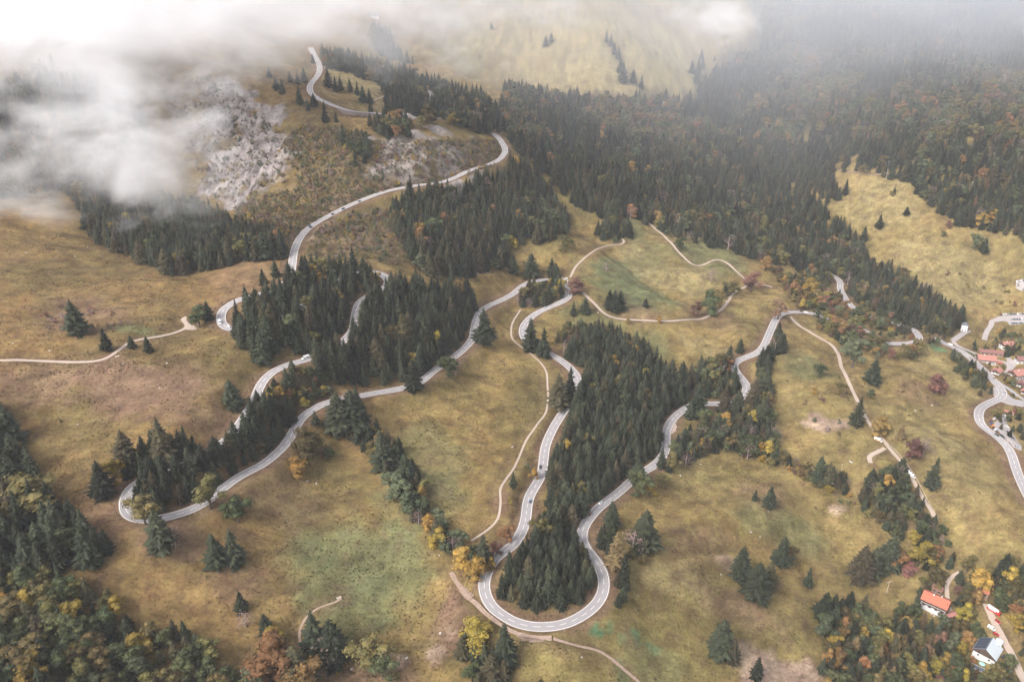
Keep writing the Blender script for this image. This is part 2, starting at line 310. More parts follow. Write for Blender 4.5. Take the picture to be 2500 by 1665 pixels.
M = {
 'asphalt': mat('asphalt', (.285, .266, .262), .85, noise=(.35, .6, (.225, .21, .208))),
 'concrete': mat('concrete', (.33, .295, .28), .9, noise=(.4, .6, (.26, .23, .22))),
 'gravel': mat('gravel', (.38, .31, .26), .95, noise=(.8, .8, (.33, .25, .19)), bump=(3, .3, .1)),
 'dirt': mat('dirt', (.38, .28, .22), .95, noise=(.5, .9, (.19, .13, .09)), bump=(2, .4, .15)),
 'verge': mat('verge_grit', (.27, .21, .17), .95, noise=(1, .8, (.17, .12, .09))),
 'line': mat('road_line', (.82, .8, .78), .7),
 'white': mat('white_paint', (.6, .59, .57), .7, noise=(2, .4, (.46, .44, .42))),
 'steel': mat('galvanised_steel', (.42, .42, .43), .45, .6),
 'wood': mat('grey_wood', (.30, .22, .16), .85, noise=(3, .6, (.18, .12, .09))),
 'palewood': mat('pale_wood', (.55, .47, .38), .85, noise=(3, .5, (.4, .33, .26))),
 'darkwood': mat('dark_wood', (.07, .045, .035), .8, noise=(3, .5, (.12, .08, .06))),
 'redroof': mat('clay_tiles', (.40, .14, .08), .85, noise=(1.3, .9, (.25, .085, .06)), bump=(6, .4, .08)),
 'pinkroof': mat('faded_clay_tiles', (.36, .17, .135), .85, noise=(1.3, .8, (.26, .11, .085)), bump=(6, .4, .08)),
 'brownroof': mat('brown_tiles', (.22, .10, .085), .85, noise=(1.2, .7, (.13, .07, .06)), bump=(6, .4, .08)),
 'greyroof': mat('dark_slates', (.09, .095, .11), .7, noise=(1.5, .6, (.15, .15, .16))),
 'whiteroof': mat('pale_sheet_roof', (.46, .50, .52), .5, noise=(.6, .5, (.38, .42, .44))),
 'solar': mat('solar_glass', (.05, .058, .08), .15, 0, spec=.6),
 'glass': mat('window_glass', (.02, .025, .03), .12, 0, spec=.6),
 'rubber': mat('rubber', (.02, .02, .02), .8), 'chrome': mat('lamp_glass', (.75, .75, .72), .2),
 'stone': mat('wall_stone', (.27, .225, .21), .9, noise=(1.2, 1, (.15, .12, .11)), bump=(2, .8, .3)),
 'boulder': mat('pale_boulder', (.45, .41, .38), .9, noise=(1.5, .7, (.3, .26, .24)), bump=(3, .6, .2)),
 'bark': mat('bark', (.10, .075, .06), .9, noise=(2, .7, (.06, .045, .035))),
 'palebark': mat('pale_bark', (.34, .27, .24), .9, noise=(2, .6, (.22, .17, .15))),
 'cowhide': mat('dark_cow_hide', (.045, .03, .025), .8, noise=(1, .5, (.02, .015, .013))),
 'palehide': mat('pale_cow_hide', (.5, .4, .32), .8),
 'teal': mat('teal_sheet', (.05, .28, .33), .5), 'orange': mat('orange_paint', (.75, .2, .04), .5),
}
def leaf_mat(name, col, col2, var=.35, sc=.9, soft=.0):
    """foliage: two tones in clumps, and every tree a little different from the next"""
    m = bpy.data.materials.new(name); m.use_nodes = True; N = m.node_tree.nodes; L = m.node_tree.links
    b = N['Principled BSDF']; b.inputs['Roughness'].default_value = .75; b.inputs['Specular IOR Level'].default_value = .15
    tc = N.new('ShaderNodeTexCoord'); oi = N.new('ShaderNodeObjectInfo')
    mp = N.new('ShaderNodeVectorMath'); mp.operation = 'ADD'; L.new(tc.outputs['Object'], mp.inputs[0])
    cb = N.new('ShaderNodeCombineXYZ'); ml = N.new('ShaderNodeMath'); ml.operation = 'MULTIPLY'; ml.inputs[1].default_value = 31
    L.new(oi.outputs['Random'], ml.inputs[0]); L.new(ml.outputs[0], cb.inputs[0]); L.new(ml.outputs[0], cb.inputs[2]); L.new(cb.outputs[0], mp.inputs[1])
    n = N.new('ShaderNodeTexNoise'); n.inputs['Scale'].default_value = sc; n.inputs['Detail'].default_value = 4; n.inputs['Roughness'].default_value = .7
    L.new(mp.outputs[0], n.inputs['Vector'])
    mr = N.new('ShaderNodeMapRange'); mr.inputs[1].default_value = .35; mr.inputs[2].default_value = .65; L.new(n.outputs[0], mr.inputs[0])
    mx = N.new('ShaderNodeMix'); mx.data_type = 'RGBA'; mx.inputs[6].default_value = (*col, 1); mx.inputs[7].default_value = (*col2, 1); L.new(mr.outputs[0], mx.inputs[0])
    h = N.new('ShaderNodeHueSaturation'); L.new(mx.outputs[2], h.inputs['Color'])
    v = N.new('ShaderNodeMapRange'); v.inputs[3].default_value = 1 - var; v.inputs[4].default_value = 1 + var * 1.2; L.new(oi.outputs['Random'], v.inputs[0]); L.new(v.outputs[0], h.inputs['Value'])
    m2 = N.new('ShaderNodeMath'); m2.operation = 'MULTIPLY'; m2.inputs[1].default_value = 7.31; L.new(oi.outputs['Random'], m2.inputs[0])
    fr = N.new('ShaderNodeMath'); fr.operation = 'FRACT'; L.new(m2.outputs[0], fr.inputs[0])
    hv = N.new('ShaderNodeMapRange'); hv.inputs[3].default_value = .478; hv.inputs[4].default_value = .522; L.new(fr.outputs[0], hv.inputs[0]); L.new(hv.outputs[0], h.inputs['Hue'])
    L.new(h.outputs[0], b.inputs['Base Color'])
    return m
LM = {
 'spruce': leaf_mat('spruce_needles', (.036, .041, .022), (.016, .019, .012), .5, 9),
 'spruce_olive': leaf_mat('olive_spruce_needles', (.066, .055, .028), (.028, .026, .015), .35, 9),
 'larch': leaf_mat('brown_needles', (.15, .098, .048), (.08, .055, .032), .3, 8),
 'green': leaf_mat('green_leaves', (.070, .076, .031), (.030, .038, .019), .38, 7),
 'sage': leaf_mat('grey_green_leaves', (.092, .102, .056), (.046, .056, .030), .3, 7),
 'olive': leaf_mat('olive_leaves', (.125, .098, .034), (.056, .052, .022), .38, 7),
 'yellow': leaf_mat('yellow_leaves', (.27, .175, .034), (.135, .10, .028), .35, 6),
 'orange': leaf_mat('orange_leaves', (.215, .115, .042), (.115, .074, .032), .32, 6),
 'rust': leaf_mat('rust_leaves', (.150, .078, .050), (.085, .050, .036), .3, 6),
 'bare': leaf_mat('bare_pinkish_twigs', (.20, .145, .12), (.11, .08, .068), .3, 7),
}

# ---------------------------------------------------------------- the ground: one sheet
def smooth01(x): x = np.clip(x, 0, 1); return x * x * (3 - 2 * x)
def inside(poly, X, Y):
    r = np.zeros(np.shape(X), bool); n = len(poly)
    for k in range(n):
        x0, y0 = poly[k]; x1, y1 = poly[(k + 1) % n]
        if y0 == y1: continue
        c = ((y0 > Y) != (y1 > Y)) & (X < (x1 - x0) * (Y - y0) / (y1 - y0) + x0); r ^= c
    return r
GOLD = np.array([.182, .126, .048]); OLIVE = np.array([.128, .100, .038]); GREEN = np.array([.098, .108, .050])
BROWN = np.array([.140, .088, .056]); PALE = np.array([.215, .172, .080]); BARE = np.array([.26, .185, .135])
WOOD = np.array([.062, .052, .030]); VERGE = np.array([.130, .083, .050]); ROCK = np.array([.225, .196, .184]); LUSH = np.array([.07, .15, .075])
BLOBS = '''G 860,1280,150,110,.75 G 780,1360,120,70,.6 G 900,1160,60,90,.4 G 1000,1050,90,90,.45 G 1030,1150,60,60,.4 G 1430,640,80,50,.9 G 1480,600,60,40,.6 G 1480,690,60,30,.7
G 1630,590,70,35,.7 G 1450,530,40,40,.6 G 1370,740,60,40,.5 G 1500,800,50,30,.6 G 1800,1200,80,45,.5 G 1850,830,45,40,.6 G 1330,610,30,30,.4
L 1373,1452,12,10,1 L 1402,1444,8,12,.5 L 1464,1464,8,10,.8 L 1500,1490,12,6,.7 L 1430,1470,8,8,.4 L 1430,1545,10,15,.4 L 1965,775,40,15,.4 L 2160,800,20,8,.8 L 2215,810,30,12,.8 G 330,760,90,12,.7 G 1500,1530,60,40,.4
B 350,890,240,60,.95 B 100,880,130,50,.7 B 480,960,140,50,.6 B 240,1180,60,90,.6 B 180,730,80,30,.7 B 260,720,50,25,.6 B 420,1250,90,40,.7 B 620,1130,120,60,.35 B 540,1330,90,60,.5
B 1080,1240,25,30,.0 B 1040,1420,40,70,.9 B 1010,1470,40,50,.6 B 800,1540,120,30,.8 B 700,1530,60,40,.8 B 1480,720,60,20,.5 B 1640,740,60,25,.5 B 1580,1230,90,40,.4 B 1700,1400,90,50,.6 B 1560,1300,80,50,.25
B 1150,1150,25,40,.8 B 1750,1130,60,30,.5 B 560,650,70,40,.5 B 900,1560,80,30,.7 B 1010,1130,30,20,.3 B 2100,900,40,30,.5 B 2080,1150,40,60,.3
P 1560,650,90,30,.7 P 1430,570,60,30,.5 P 1620,800,60,30,.5 P 1400,170,220,70,.8 P 1250,110,200,60,.7 P 1500,110,120,60,.7 P 2050,470,80,70,.6 P 2180,620,90,80,.6 P 2150,850,60,80,.4 P 2200,1050,60,100,.4 P 1550,1330,90,40,.4 P 1580,1100,80,40,.3 P 820,190,70,40,.8 P 880,240,40,25,.6
E 1900,975,55,14,.9 E 1880,960,30,10,.8 E 1730,1510,50,40,.7 E 1790,1560,70,40,.9 E 1920,1170,22,12,.8 E 900,1520,45,14,.9 E 1000,1500,20,18,.8 E 1700,1300,40,12,.5 E 740,520,22,30,.95 E 790,470,30,14,.9 E 860,540,50,30,.5 E 810,560,60,20,.5 E 810,440,22,22,.8 E 2310,1030,25,40,.5 E 1240,600,20,10,.0 E 590,560,16,14,.6 E 570,590,10,8,.7 E 1120,1385,10,10,.6 E 2345,1110,10,14,.7 E 1035,1455,10,10,.6 E 430,760,8,8,.0
R 540,250,60,60,.95 R 580,330,80,80,1 R 560,400,70,50,1 R 640,370,50,50,.9 R 500,300,50,60,.7 R 520,200,40,20,.6 R 940,375,95,48,.85 R 1020,360,85,42,.85 R 880,395,50,35,.6 R 1090,380,40,30,.4 R 860,330,30,20,.4 R 1010,296,22,10,.9 R 975,395,14,22,1 R 420,230,40,30,.6'''
near_i = np.ones(MX.shape, bool)
warp = (fbm(MX, MY, 45, 71, 4) * 1.6 + fbm(MX, MY, 12, 75, 3) * .9)
lo_n = fbm(MX, MY, 60, 51, 5); hi_n = fbm(MX, MY, 8, 61, 3); st_n = fbm(MX * .35 + MY * .2, MY * 1.6 - MX * .8, 10, 65, 3)
q = smooth01(lo_n * 1.3 + .5)[..., None]
GC = OLIVE * (1 - q) + GOLD * q
right = smooth01((MX - 60) / 300)[..., None] * .4
GC = GC * (1 - right) + (PALE * .4 + GOLD * .6) * right
lf = smooth01((60 - MX) / 350)[..., None]; GC = GC * (1 - lf) + GC * np.array([.90, .82, .90]) * lf
ROCKY = np.zeros(MX.shape)
KEY = {'G': GREEN, 'B': BROWN, 'P': PALE, 'E': BARE, 'R': ROCK, 'L': LUSH}
_b = []
for ln in BLOBS.replace('\n', ' ').split(' '):
    if len(ln) == 1: k_ = ln
    elif ln: _b.append((k_, *[float(v) for v in ln.split(',')]))
ctr = gp([(b[1] * 1.062, b[2] * 1.062) for b in _b]); ex = gp([((b[1] + b[3]) * 1.062, b[2] * 1.062) for b in _b]); ey = gp([(b[1] * 1.062, (b[2] + b[4]) * 1.062) for b in _b])
for b, c, x_, y_ in zip(_b, ctr, ex, ey):
    if b[5] == 0: continue
    rx = math.hypot(x_[0] - c[0], x_[1] - c[1]); ry = min(4 * rx + 20, math.hypot(y_[0] - c[0], y_[1] - c[1])) * (1.15)
    d = np.sqrt(((MX - c[0]) / rx) ** 2 + ((MY - c[1]) / ry) ** 2)
    a = smooth01((1.25 - d + warp * (.45 if b[0] in 'GBP' else .7)) / (.7 if b[0] in 'GBP' else .35)) * b[5]
    if b[0] == 'R': a = a * smooth01((fbm(MX, MY, 18, 131, 4) + .40) / .14)
    a = a[..., None]; GC = GC * (1 - a) + KEY[b[0]] * a
    if b[0] == 'R': ROCKY = np.maximum(ROCKY, a[..., 0])
GC *= np.clip(1 + .45 * hi_n + .35 * st_n * np.clip((1500 - MY) / 500, .1, 1) + .3 * fbm(MX, MY, 3.4, 81, 2) + .25 * fbm(MX, MY, 28, 83, 3), .4, 1.9)[..., None]
spk = smooth01((fbm(MX, MY, 7, 91, 3) - .28) / .1)[..., None]; GC = GC * (1 - spk * .45) + BROWN * .6 * spk * .45
# verge of mown brown grass along the roads
v = smooth01(1 - (RDIST - 4.5 + warp * 3) / 5)[..., None] * np.where(RWID > 7, .95, .3)[..., None]
GC = GC * (1 - v) + VERGE * (1 + .3 * hi_n)[..., None] * v

# ---------------------------------------------------------------- where the woods stand
# name: outline of the ground they stand on (whole photograph), spacing m, share of broadleaf, height m, mix
WOODS = {
 'loop': ('wood inside the bottom hairpin', '1150,1375 1158,1330 1185,1290 1230,1240 1265,1190 1330,1185 1335,1260 1368,1330 1362,1370 1312,1398 1205,1405', 5.2, .02, 20, 'fir'),
 'central': ('central wood between the roads', '1262,1190 1265,1095 1300,1000 1335,900 1335,850 1295,815 1330,775 1400,765 1470,800 1520,850 1570,890 1600,960 1530,985 1518,1030 1480,1070 1430,1120 1370,1160 1330,1190', 5.6, .05, 22, 'fir'),
 'centraltop': ('bushy top of the central wood', '1280,790 1300,755 1380,750 1460,780 1500,820 1400,830 1330,800', 7, .75, 12, 'aut'),
 'left': ('big dark wood left of centre', '690,640 630,700 560,715 535,770 560,805 600,835 655,800 712,840 745,885 850,888 935,880 1010,830 1065,790 1090,730 1090,690 1040,660 1000,665 960,650 930,660 900,650 870,620 800,620 720,610', 6.2, .07, 23, 'fir'),
 'uphill': ('wood above the forest hairpin', '905,480 950,450 1060,440 1150,400 1190,370 1250,420 1300,500 1300,540 1260,560 1200,560 1150,620 1090,640 1000,640 960,630 930,570 900,520', 6.6, .12, 24, 'mix'),
 'fogside': ('dark wood below the fog bank', '190,520 220,500 300,480 420,470 520,510 640,570 668,590 650,600 570,600 480,625 400,640 340,610 270,580 210,555', 7.0, .12, 24, 'mix'),
 'farleft': ('fog covered wood at far left', '-300,150 0,200 120,170 250,200 330,260 360,400 300,470 200,500 130,440 40,460 -300,480', 8.5, .1, 22, 'mix'),
 'mountain': ('mountainside forest', '1160,205 1230,220 1330,225 1500,235 1590,235 1640,170 1740,120 1760,60 1690,-60 3400,-260 3400,600 2354,560 2310,540 2260,535 2190,510 2110,460 2095,420 2000,405 1905,395 1940,465 1900,470 1860,440 1880,485 1960,545 2000,610 2110,660 2215,735 2190,770 2100,760 1980,700 1880,640 1780,610 1700,588 1600,560 1500,530 1465,505 1400,510 1330,480 1250,410 1180,350 1150,260', 8.2, .34, 24, 'brown'),
 'ridge': ('spruce ridge above the village', '1850,560 1960,600 2100,690 2215,740 2190,775 2100,765 1990,700 1880,640', 6.5, .12, 24, 'mix'),
 'copse': ('spruce copse above the round meadow', '1365,535 1385,520 1440,525 1448,545 1420,560 1380,552', 6, .2, 20, 'mix'),
 'village': ('autumn trees round the junction', '1780,640 1860,630 1900,650 1990,690 2100,750 2200,780 2190,800 2120,790 2060,800 1970,760 1890,745 1820,700', 8, .85, 12, 'aut'),
 'villagelow': ('autumn trees below the junction', '1880,740 1960,760 2060,790 2110,800 2120,830 2030,830 1940,800 1880,760', 8, .85, 13, 'aut'),
 'stripaut': ('bushes between the left road bends', '640,900 700,850 770,880 770,905 700,945 650,960 620,950', 5, .85, 9, 'aut'),
 'strip': ('wood in the left hairpin', '600,930 640,880 700,850 760,880 745,915 690,950 650,1010 560,1075 480,1125 450,1165 380,1185 305,1170 290,1090 350,1030 480,1030 560,985', 4.6, .06, 19, 'fir'),
 'diagonal': ('tree belt by the green meadow', '770,960 820,920 830,970 895,1015 950,1070 975,1130 1010,1190 1060,1250 1110,1300 1090,1335 1040,1300 1000,1240 930,1180 905,1110 850,1050 800,1010', 5.6, .45, 18, 'belt'),
 'leftedge': ('left edge spruce wood', '-300,900 0,960 50,1030 75,1110 120,1160 160,1200 215,1240 300,1285 300,1300 230,1310 150,1320 60,1330 -300,1340', 8.2, .06, 31, 'fir'),
 'corner': ('bottom left corner wood', '-400,1330 0,1330 100,1330 205,1335 270,1390 310,1460 370,1450 450,1460 520,1560 600,1640 600,1900 -500,1900', 6.4, .68, 17, 'corner'),
 'cornerb': ('trees by the lower hut path', '560,1590 600,1560 670,1560 700,1640 700,1800 560,1800', 9, .8, 17, 'aut'),
 'foot': ('trees below the bottom bend', '1055,1470 1090,1440 1130,1475 1180,1510 1195,1580 1150,1600 1090,1590 1060,1530', 7.5, .4, 17, 'belt'),
 'footb': ('spruces below the bend at the bottom edge', '1190,1590 1290,1590 1290,1700 1080,1700 1100,1610', 7, .2, 18, 'mix'),
 'bendright': ('tree row right of the bottom bend', '1365,1250 1395,1230 1430,1280 1440,1370 1425,1410 1395,1405 1420,1340 1385,1280', 6.2, .12, 19, 'mix'),
 'rightmid': ('wood beside the right hand bends', '1565,880 1600,850 1700,850 1716,880 1698,915 1620,925 1580,915', 6.2, .25, 20, 'mix'),
 'rightlow': ('trees below the right hand bends', '1570,1000 1640,960 1720,960 1760,900 1775,960 1785,1010 1770,1050 1825,1070 1790,1085 1700,1050 1650,1035 1600,1065 1530,1090 1500,1075 1540,1040', 5.8, .45, 17, 'belt'),
 'spruceline': ('spruce line by the straight descent', '1740,860 1790,760 1800,800 1770,860 1772,900 1745,910', 7.5, .1, 22, 'fir'),
 'bendtop': ('autumn wood inside the upper bend', '1180,690 1220,665 1290,665 1298,690 1250,710 1195,710', 5.2, .35, 17, 'mix'),
 'ravine': ('wood in the right hand ravine', '1990,1100 2060,1080 2120,1150 2160,1220 2180,1260 2110,1260 2050,1230 2000,1200 1975,1160', 5.4, .5, 16, 'belt'),
 'ravineup': ('shrubby gully above the chalets', '1850,1085 1920,1070 1960,1110 1940,1140 1960,1180 1920,1150 1870,1110', 5.6, .6, 10, 'belt'),
 'chalets': ('autumn wood by the chalets', '2020,1300 2060,1270 2180,1280 2250,1320 2330,1300 2400,1380 2700,1450 2700,1900 1900,1900 1880,1560 1900,1500 1880,1440 1950,1420 2050,1420 2110,1400 2100,1340', 6.2, .75, 14, 'aut'),
 'chaletspruce': ('dark spruces left of the chalets', '1890,1400 1940,1390 2000,1420 2040,1500 1990,1590 1920,1570 1900,1500', 7, .25, 20, 'mix'),
 'villageline': ('tree line between meadow and village', '2185,815 2215,800 2260,850 2290,900 2290,925 2240,905 2200,860', 6.8, .7, 12, 'belt'),
 'villagemid': ('trees by the village car park', '2270,810 2300,760 2360,780 2500,800 2500,850 2330,830', 8, .7, 12, 'belt'),
 'villagelot': ('trees by the roadside parking', '2275,950 2354,945 2354,1010 2330,1010 2290,985', 8, .8, 10, 'aut'),
 'villagegarden': ('village gardens', '2235,790 2270,800 2300,840 2354,850 2420,860 2420,930 2354,925 2320,900 2290,880 2285,900 2250,850', 8.5, .6, 9, 'belt'),
 'passback': ('wood behind the pass road', '715,130 760,130 900,165 1000,200 1120,240 1170,300 1120,310 1060,300 1010,270 960,270 930,255 890,250 880,200 800,170 720,150', 7.8, .22, 23, 'brown'),
 'passclump': ('trees around the pass lookout', '890,265 940,270 945,320 880,320 850,290', 7, .3, 20, 'mix'),
 'farclump': ('hazy wood on the far pasture', '860,60 900,90 910,130 960,150 890,140 850,110', 8.5, .2, 22, 'brown'),
 'rockfoot': ('spruces below the cliff', '800,330 850,320 850,380 800,390', 7.5, .3, 20, 'mix'),
 'slopewood': ('right hand slope wood', '2095,410 2200,450 2300,480 2330,530 2200,520 2120,470', 7.5, .1, 23, 'fir'),
}
SCRUB = {  # low bushes
 'rockscrub': ('690,290 800,300 860,330 1150,320 1175,350 1130,385 1000,420 880,445 760,480 660,590 620,590 560,560 540,480 600,455 680,440 690,380 650,330', 4.0, .92),
 'rockface': ('430,180 500,180 640,300 690,400 560,470 480,460 400,300', 6, .6),
 'clearing': ('720,540 800,490 900,480 930,560 960,600 900,610 800,600 700,590', 5, .85),
 'gully': ('1180,600 1280,600 1300,620 1200,650 1090,650', 7, .35),
 'verge': ('1180,1180 1230,1130 1260,1050 1230,1040 1200,1090 1170,1150', 6, .5),
 'dirtmix': ('740,1500 900,1480 950,1570 800,1640 700,1600', 7, .5),
 'ravinescrub': ('1740,1030 1860,1060 1960,1120 1980,1170 1900,1150 1800,1090', 6, .6),
 'villageyard': ('2230,780 2354,860 2354,1000 2310,900', 7, .4),
 'shrubs': ('90,690 300,730 310,760 110,775', 6, .35),
 'slopes': ('2160,620 2354,660 2354,720 2250,680', 9, .4),
 'trackside': ('1820,900 1960,900 1960,1010 1880,1000', 11, .3),
}
EXCL = [(1925, 660, 24, 22), (1948, 710, 18, 24), (2063, 806, 28, 16), (1835, 728, 40, 14), (2137, 1402, 27, 32), (2262, 1505, 36, 44), (2275, 1425, 24, 30), (2310, 1460, 16, 40), (2270, 835, 30, 16), (2335, 870, 22, 20), (2298, 865, 10, 10)]      # yards kept clear of trees
mixes = {  # spruce kinds, broadleaf kinds with weights
 'fir': (['spruce'] * 9 + ['spruce_olive'], ['olive', 'yellow', 'green', 'olive']),
 'mix': (['spruce'] * 6 + ['spruce_olive'] * 3, ['green', 'sage', 'olive', 'yellow', 'green', 'green', 'olive', 'bare', 'orange']),
 'brown': (['spruce'] * 7 + ['spruce_olive'] * 2, ['olive', 'larch', 'bare', 'sage', 'orange', 'olive', 'bare', 'green', 'larch', 'sage', 'olive', 'green']),
 'aut': (['spruce', 'spruce_olive'], ['olive', 'olive', 'olive', 'yellow', 'green', 'orange', 'green', 'olive', 'sage', 'green', 'larch', 'olive', 'rust', 'orange']),
 'belt': (['spruce'] * 3 + ['spruce_olive'], ['green', 'sage', 'green', 'olive', 'yellow', 'green', 'bare']),
 'corner': (['spruce'] * 3 + ['spruce_olive'] * 2, ['green', 'olive', 'green', 'sage', 'olive', 'green', 'yellow', 'olive', 'green', 'green', 'olive']),
}
def scatter(poly_px, spacing, seed):
    r = np.random.default_rng(seed)
    g = gp([(min(max(p[0], -900), 3400), min(max(p[1], -2), 2000)) for p in poly_px])
    # bounds from the ground under the outline
    x0, x1, y0, y1 = g[:, 0].min() - 40, g[:, 0].max() + 40, g[:, 1].min() - 60, g[:, 1].max() + 60
    x0, x1, y0, y1 = max(x0, -1500), min(x1, 1900), max(y0, 60), min(y1, 2700)
    nx, ny = int((x1 - x0) / spacing) + 1, int((y1 - y0) / spacing) + 1
    X, Y = np.meshgrid(x0 + np.arange(nx) * spacing, y0 + np.arange(ny) * spacing)
    X = (X + (np.arange(ny) % 2)[:, None] * spacing / 2).ravel(); Y = Y.ravel()
    X = X + r.uniform(-.48, .48, len(X)) * spacing; Y = Y + r.uniform(-.48, .48, len(Y)) * spacing
    Z = hz(X, Y); px, py, d = project(X, Y, Z)
    k = inside(poly_px, px, py) & (d > 60) & (d < 2600)
    return X[k], Y[k], Z[k], px[k], py[k], d[k]
rd = lambda X, Y: bil(RDIST, X, Y)
TREES = []      # x, y, z, height, kind ('spruce'/'broadleaf'), foliage key, wood
occupied = {}
def free(x, y, r):
    i, j = int(x // 8), int(y // 8)
    for a in (-1, 0, 1):
        for b in (-1, 0, 1):
            for (u, v, s) in occupied.get((i + a, j + b), ()):
                if (u - x) ** 2 + (v - y) ** 2 < (r + s) ** 2 * .25: return False
    occupied.setdefault((i, j), []).append((x, y, r)); return True
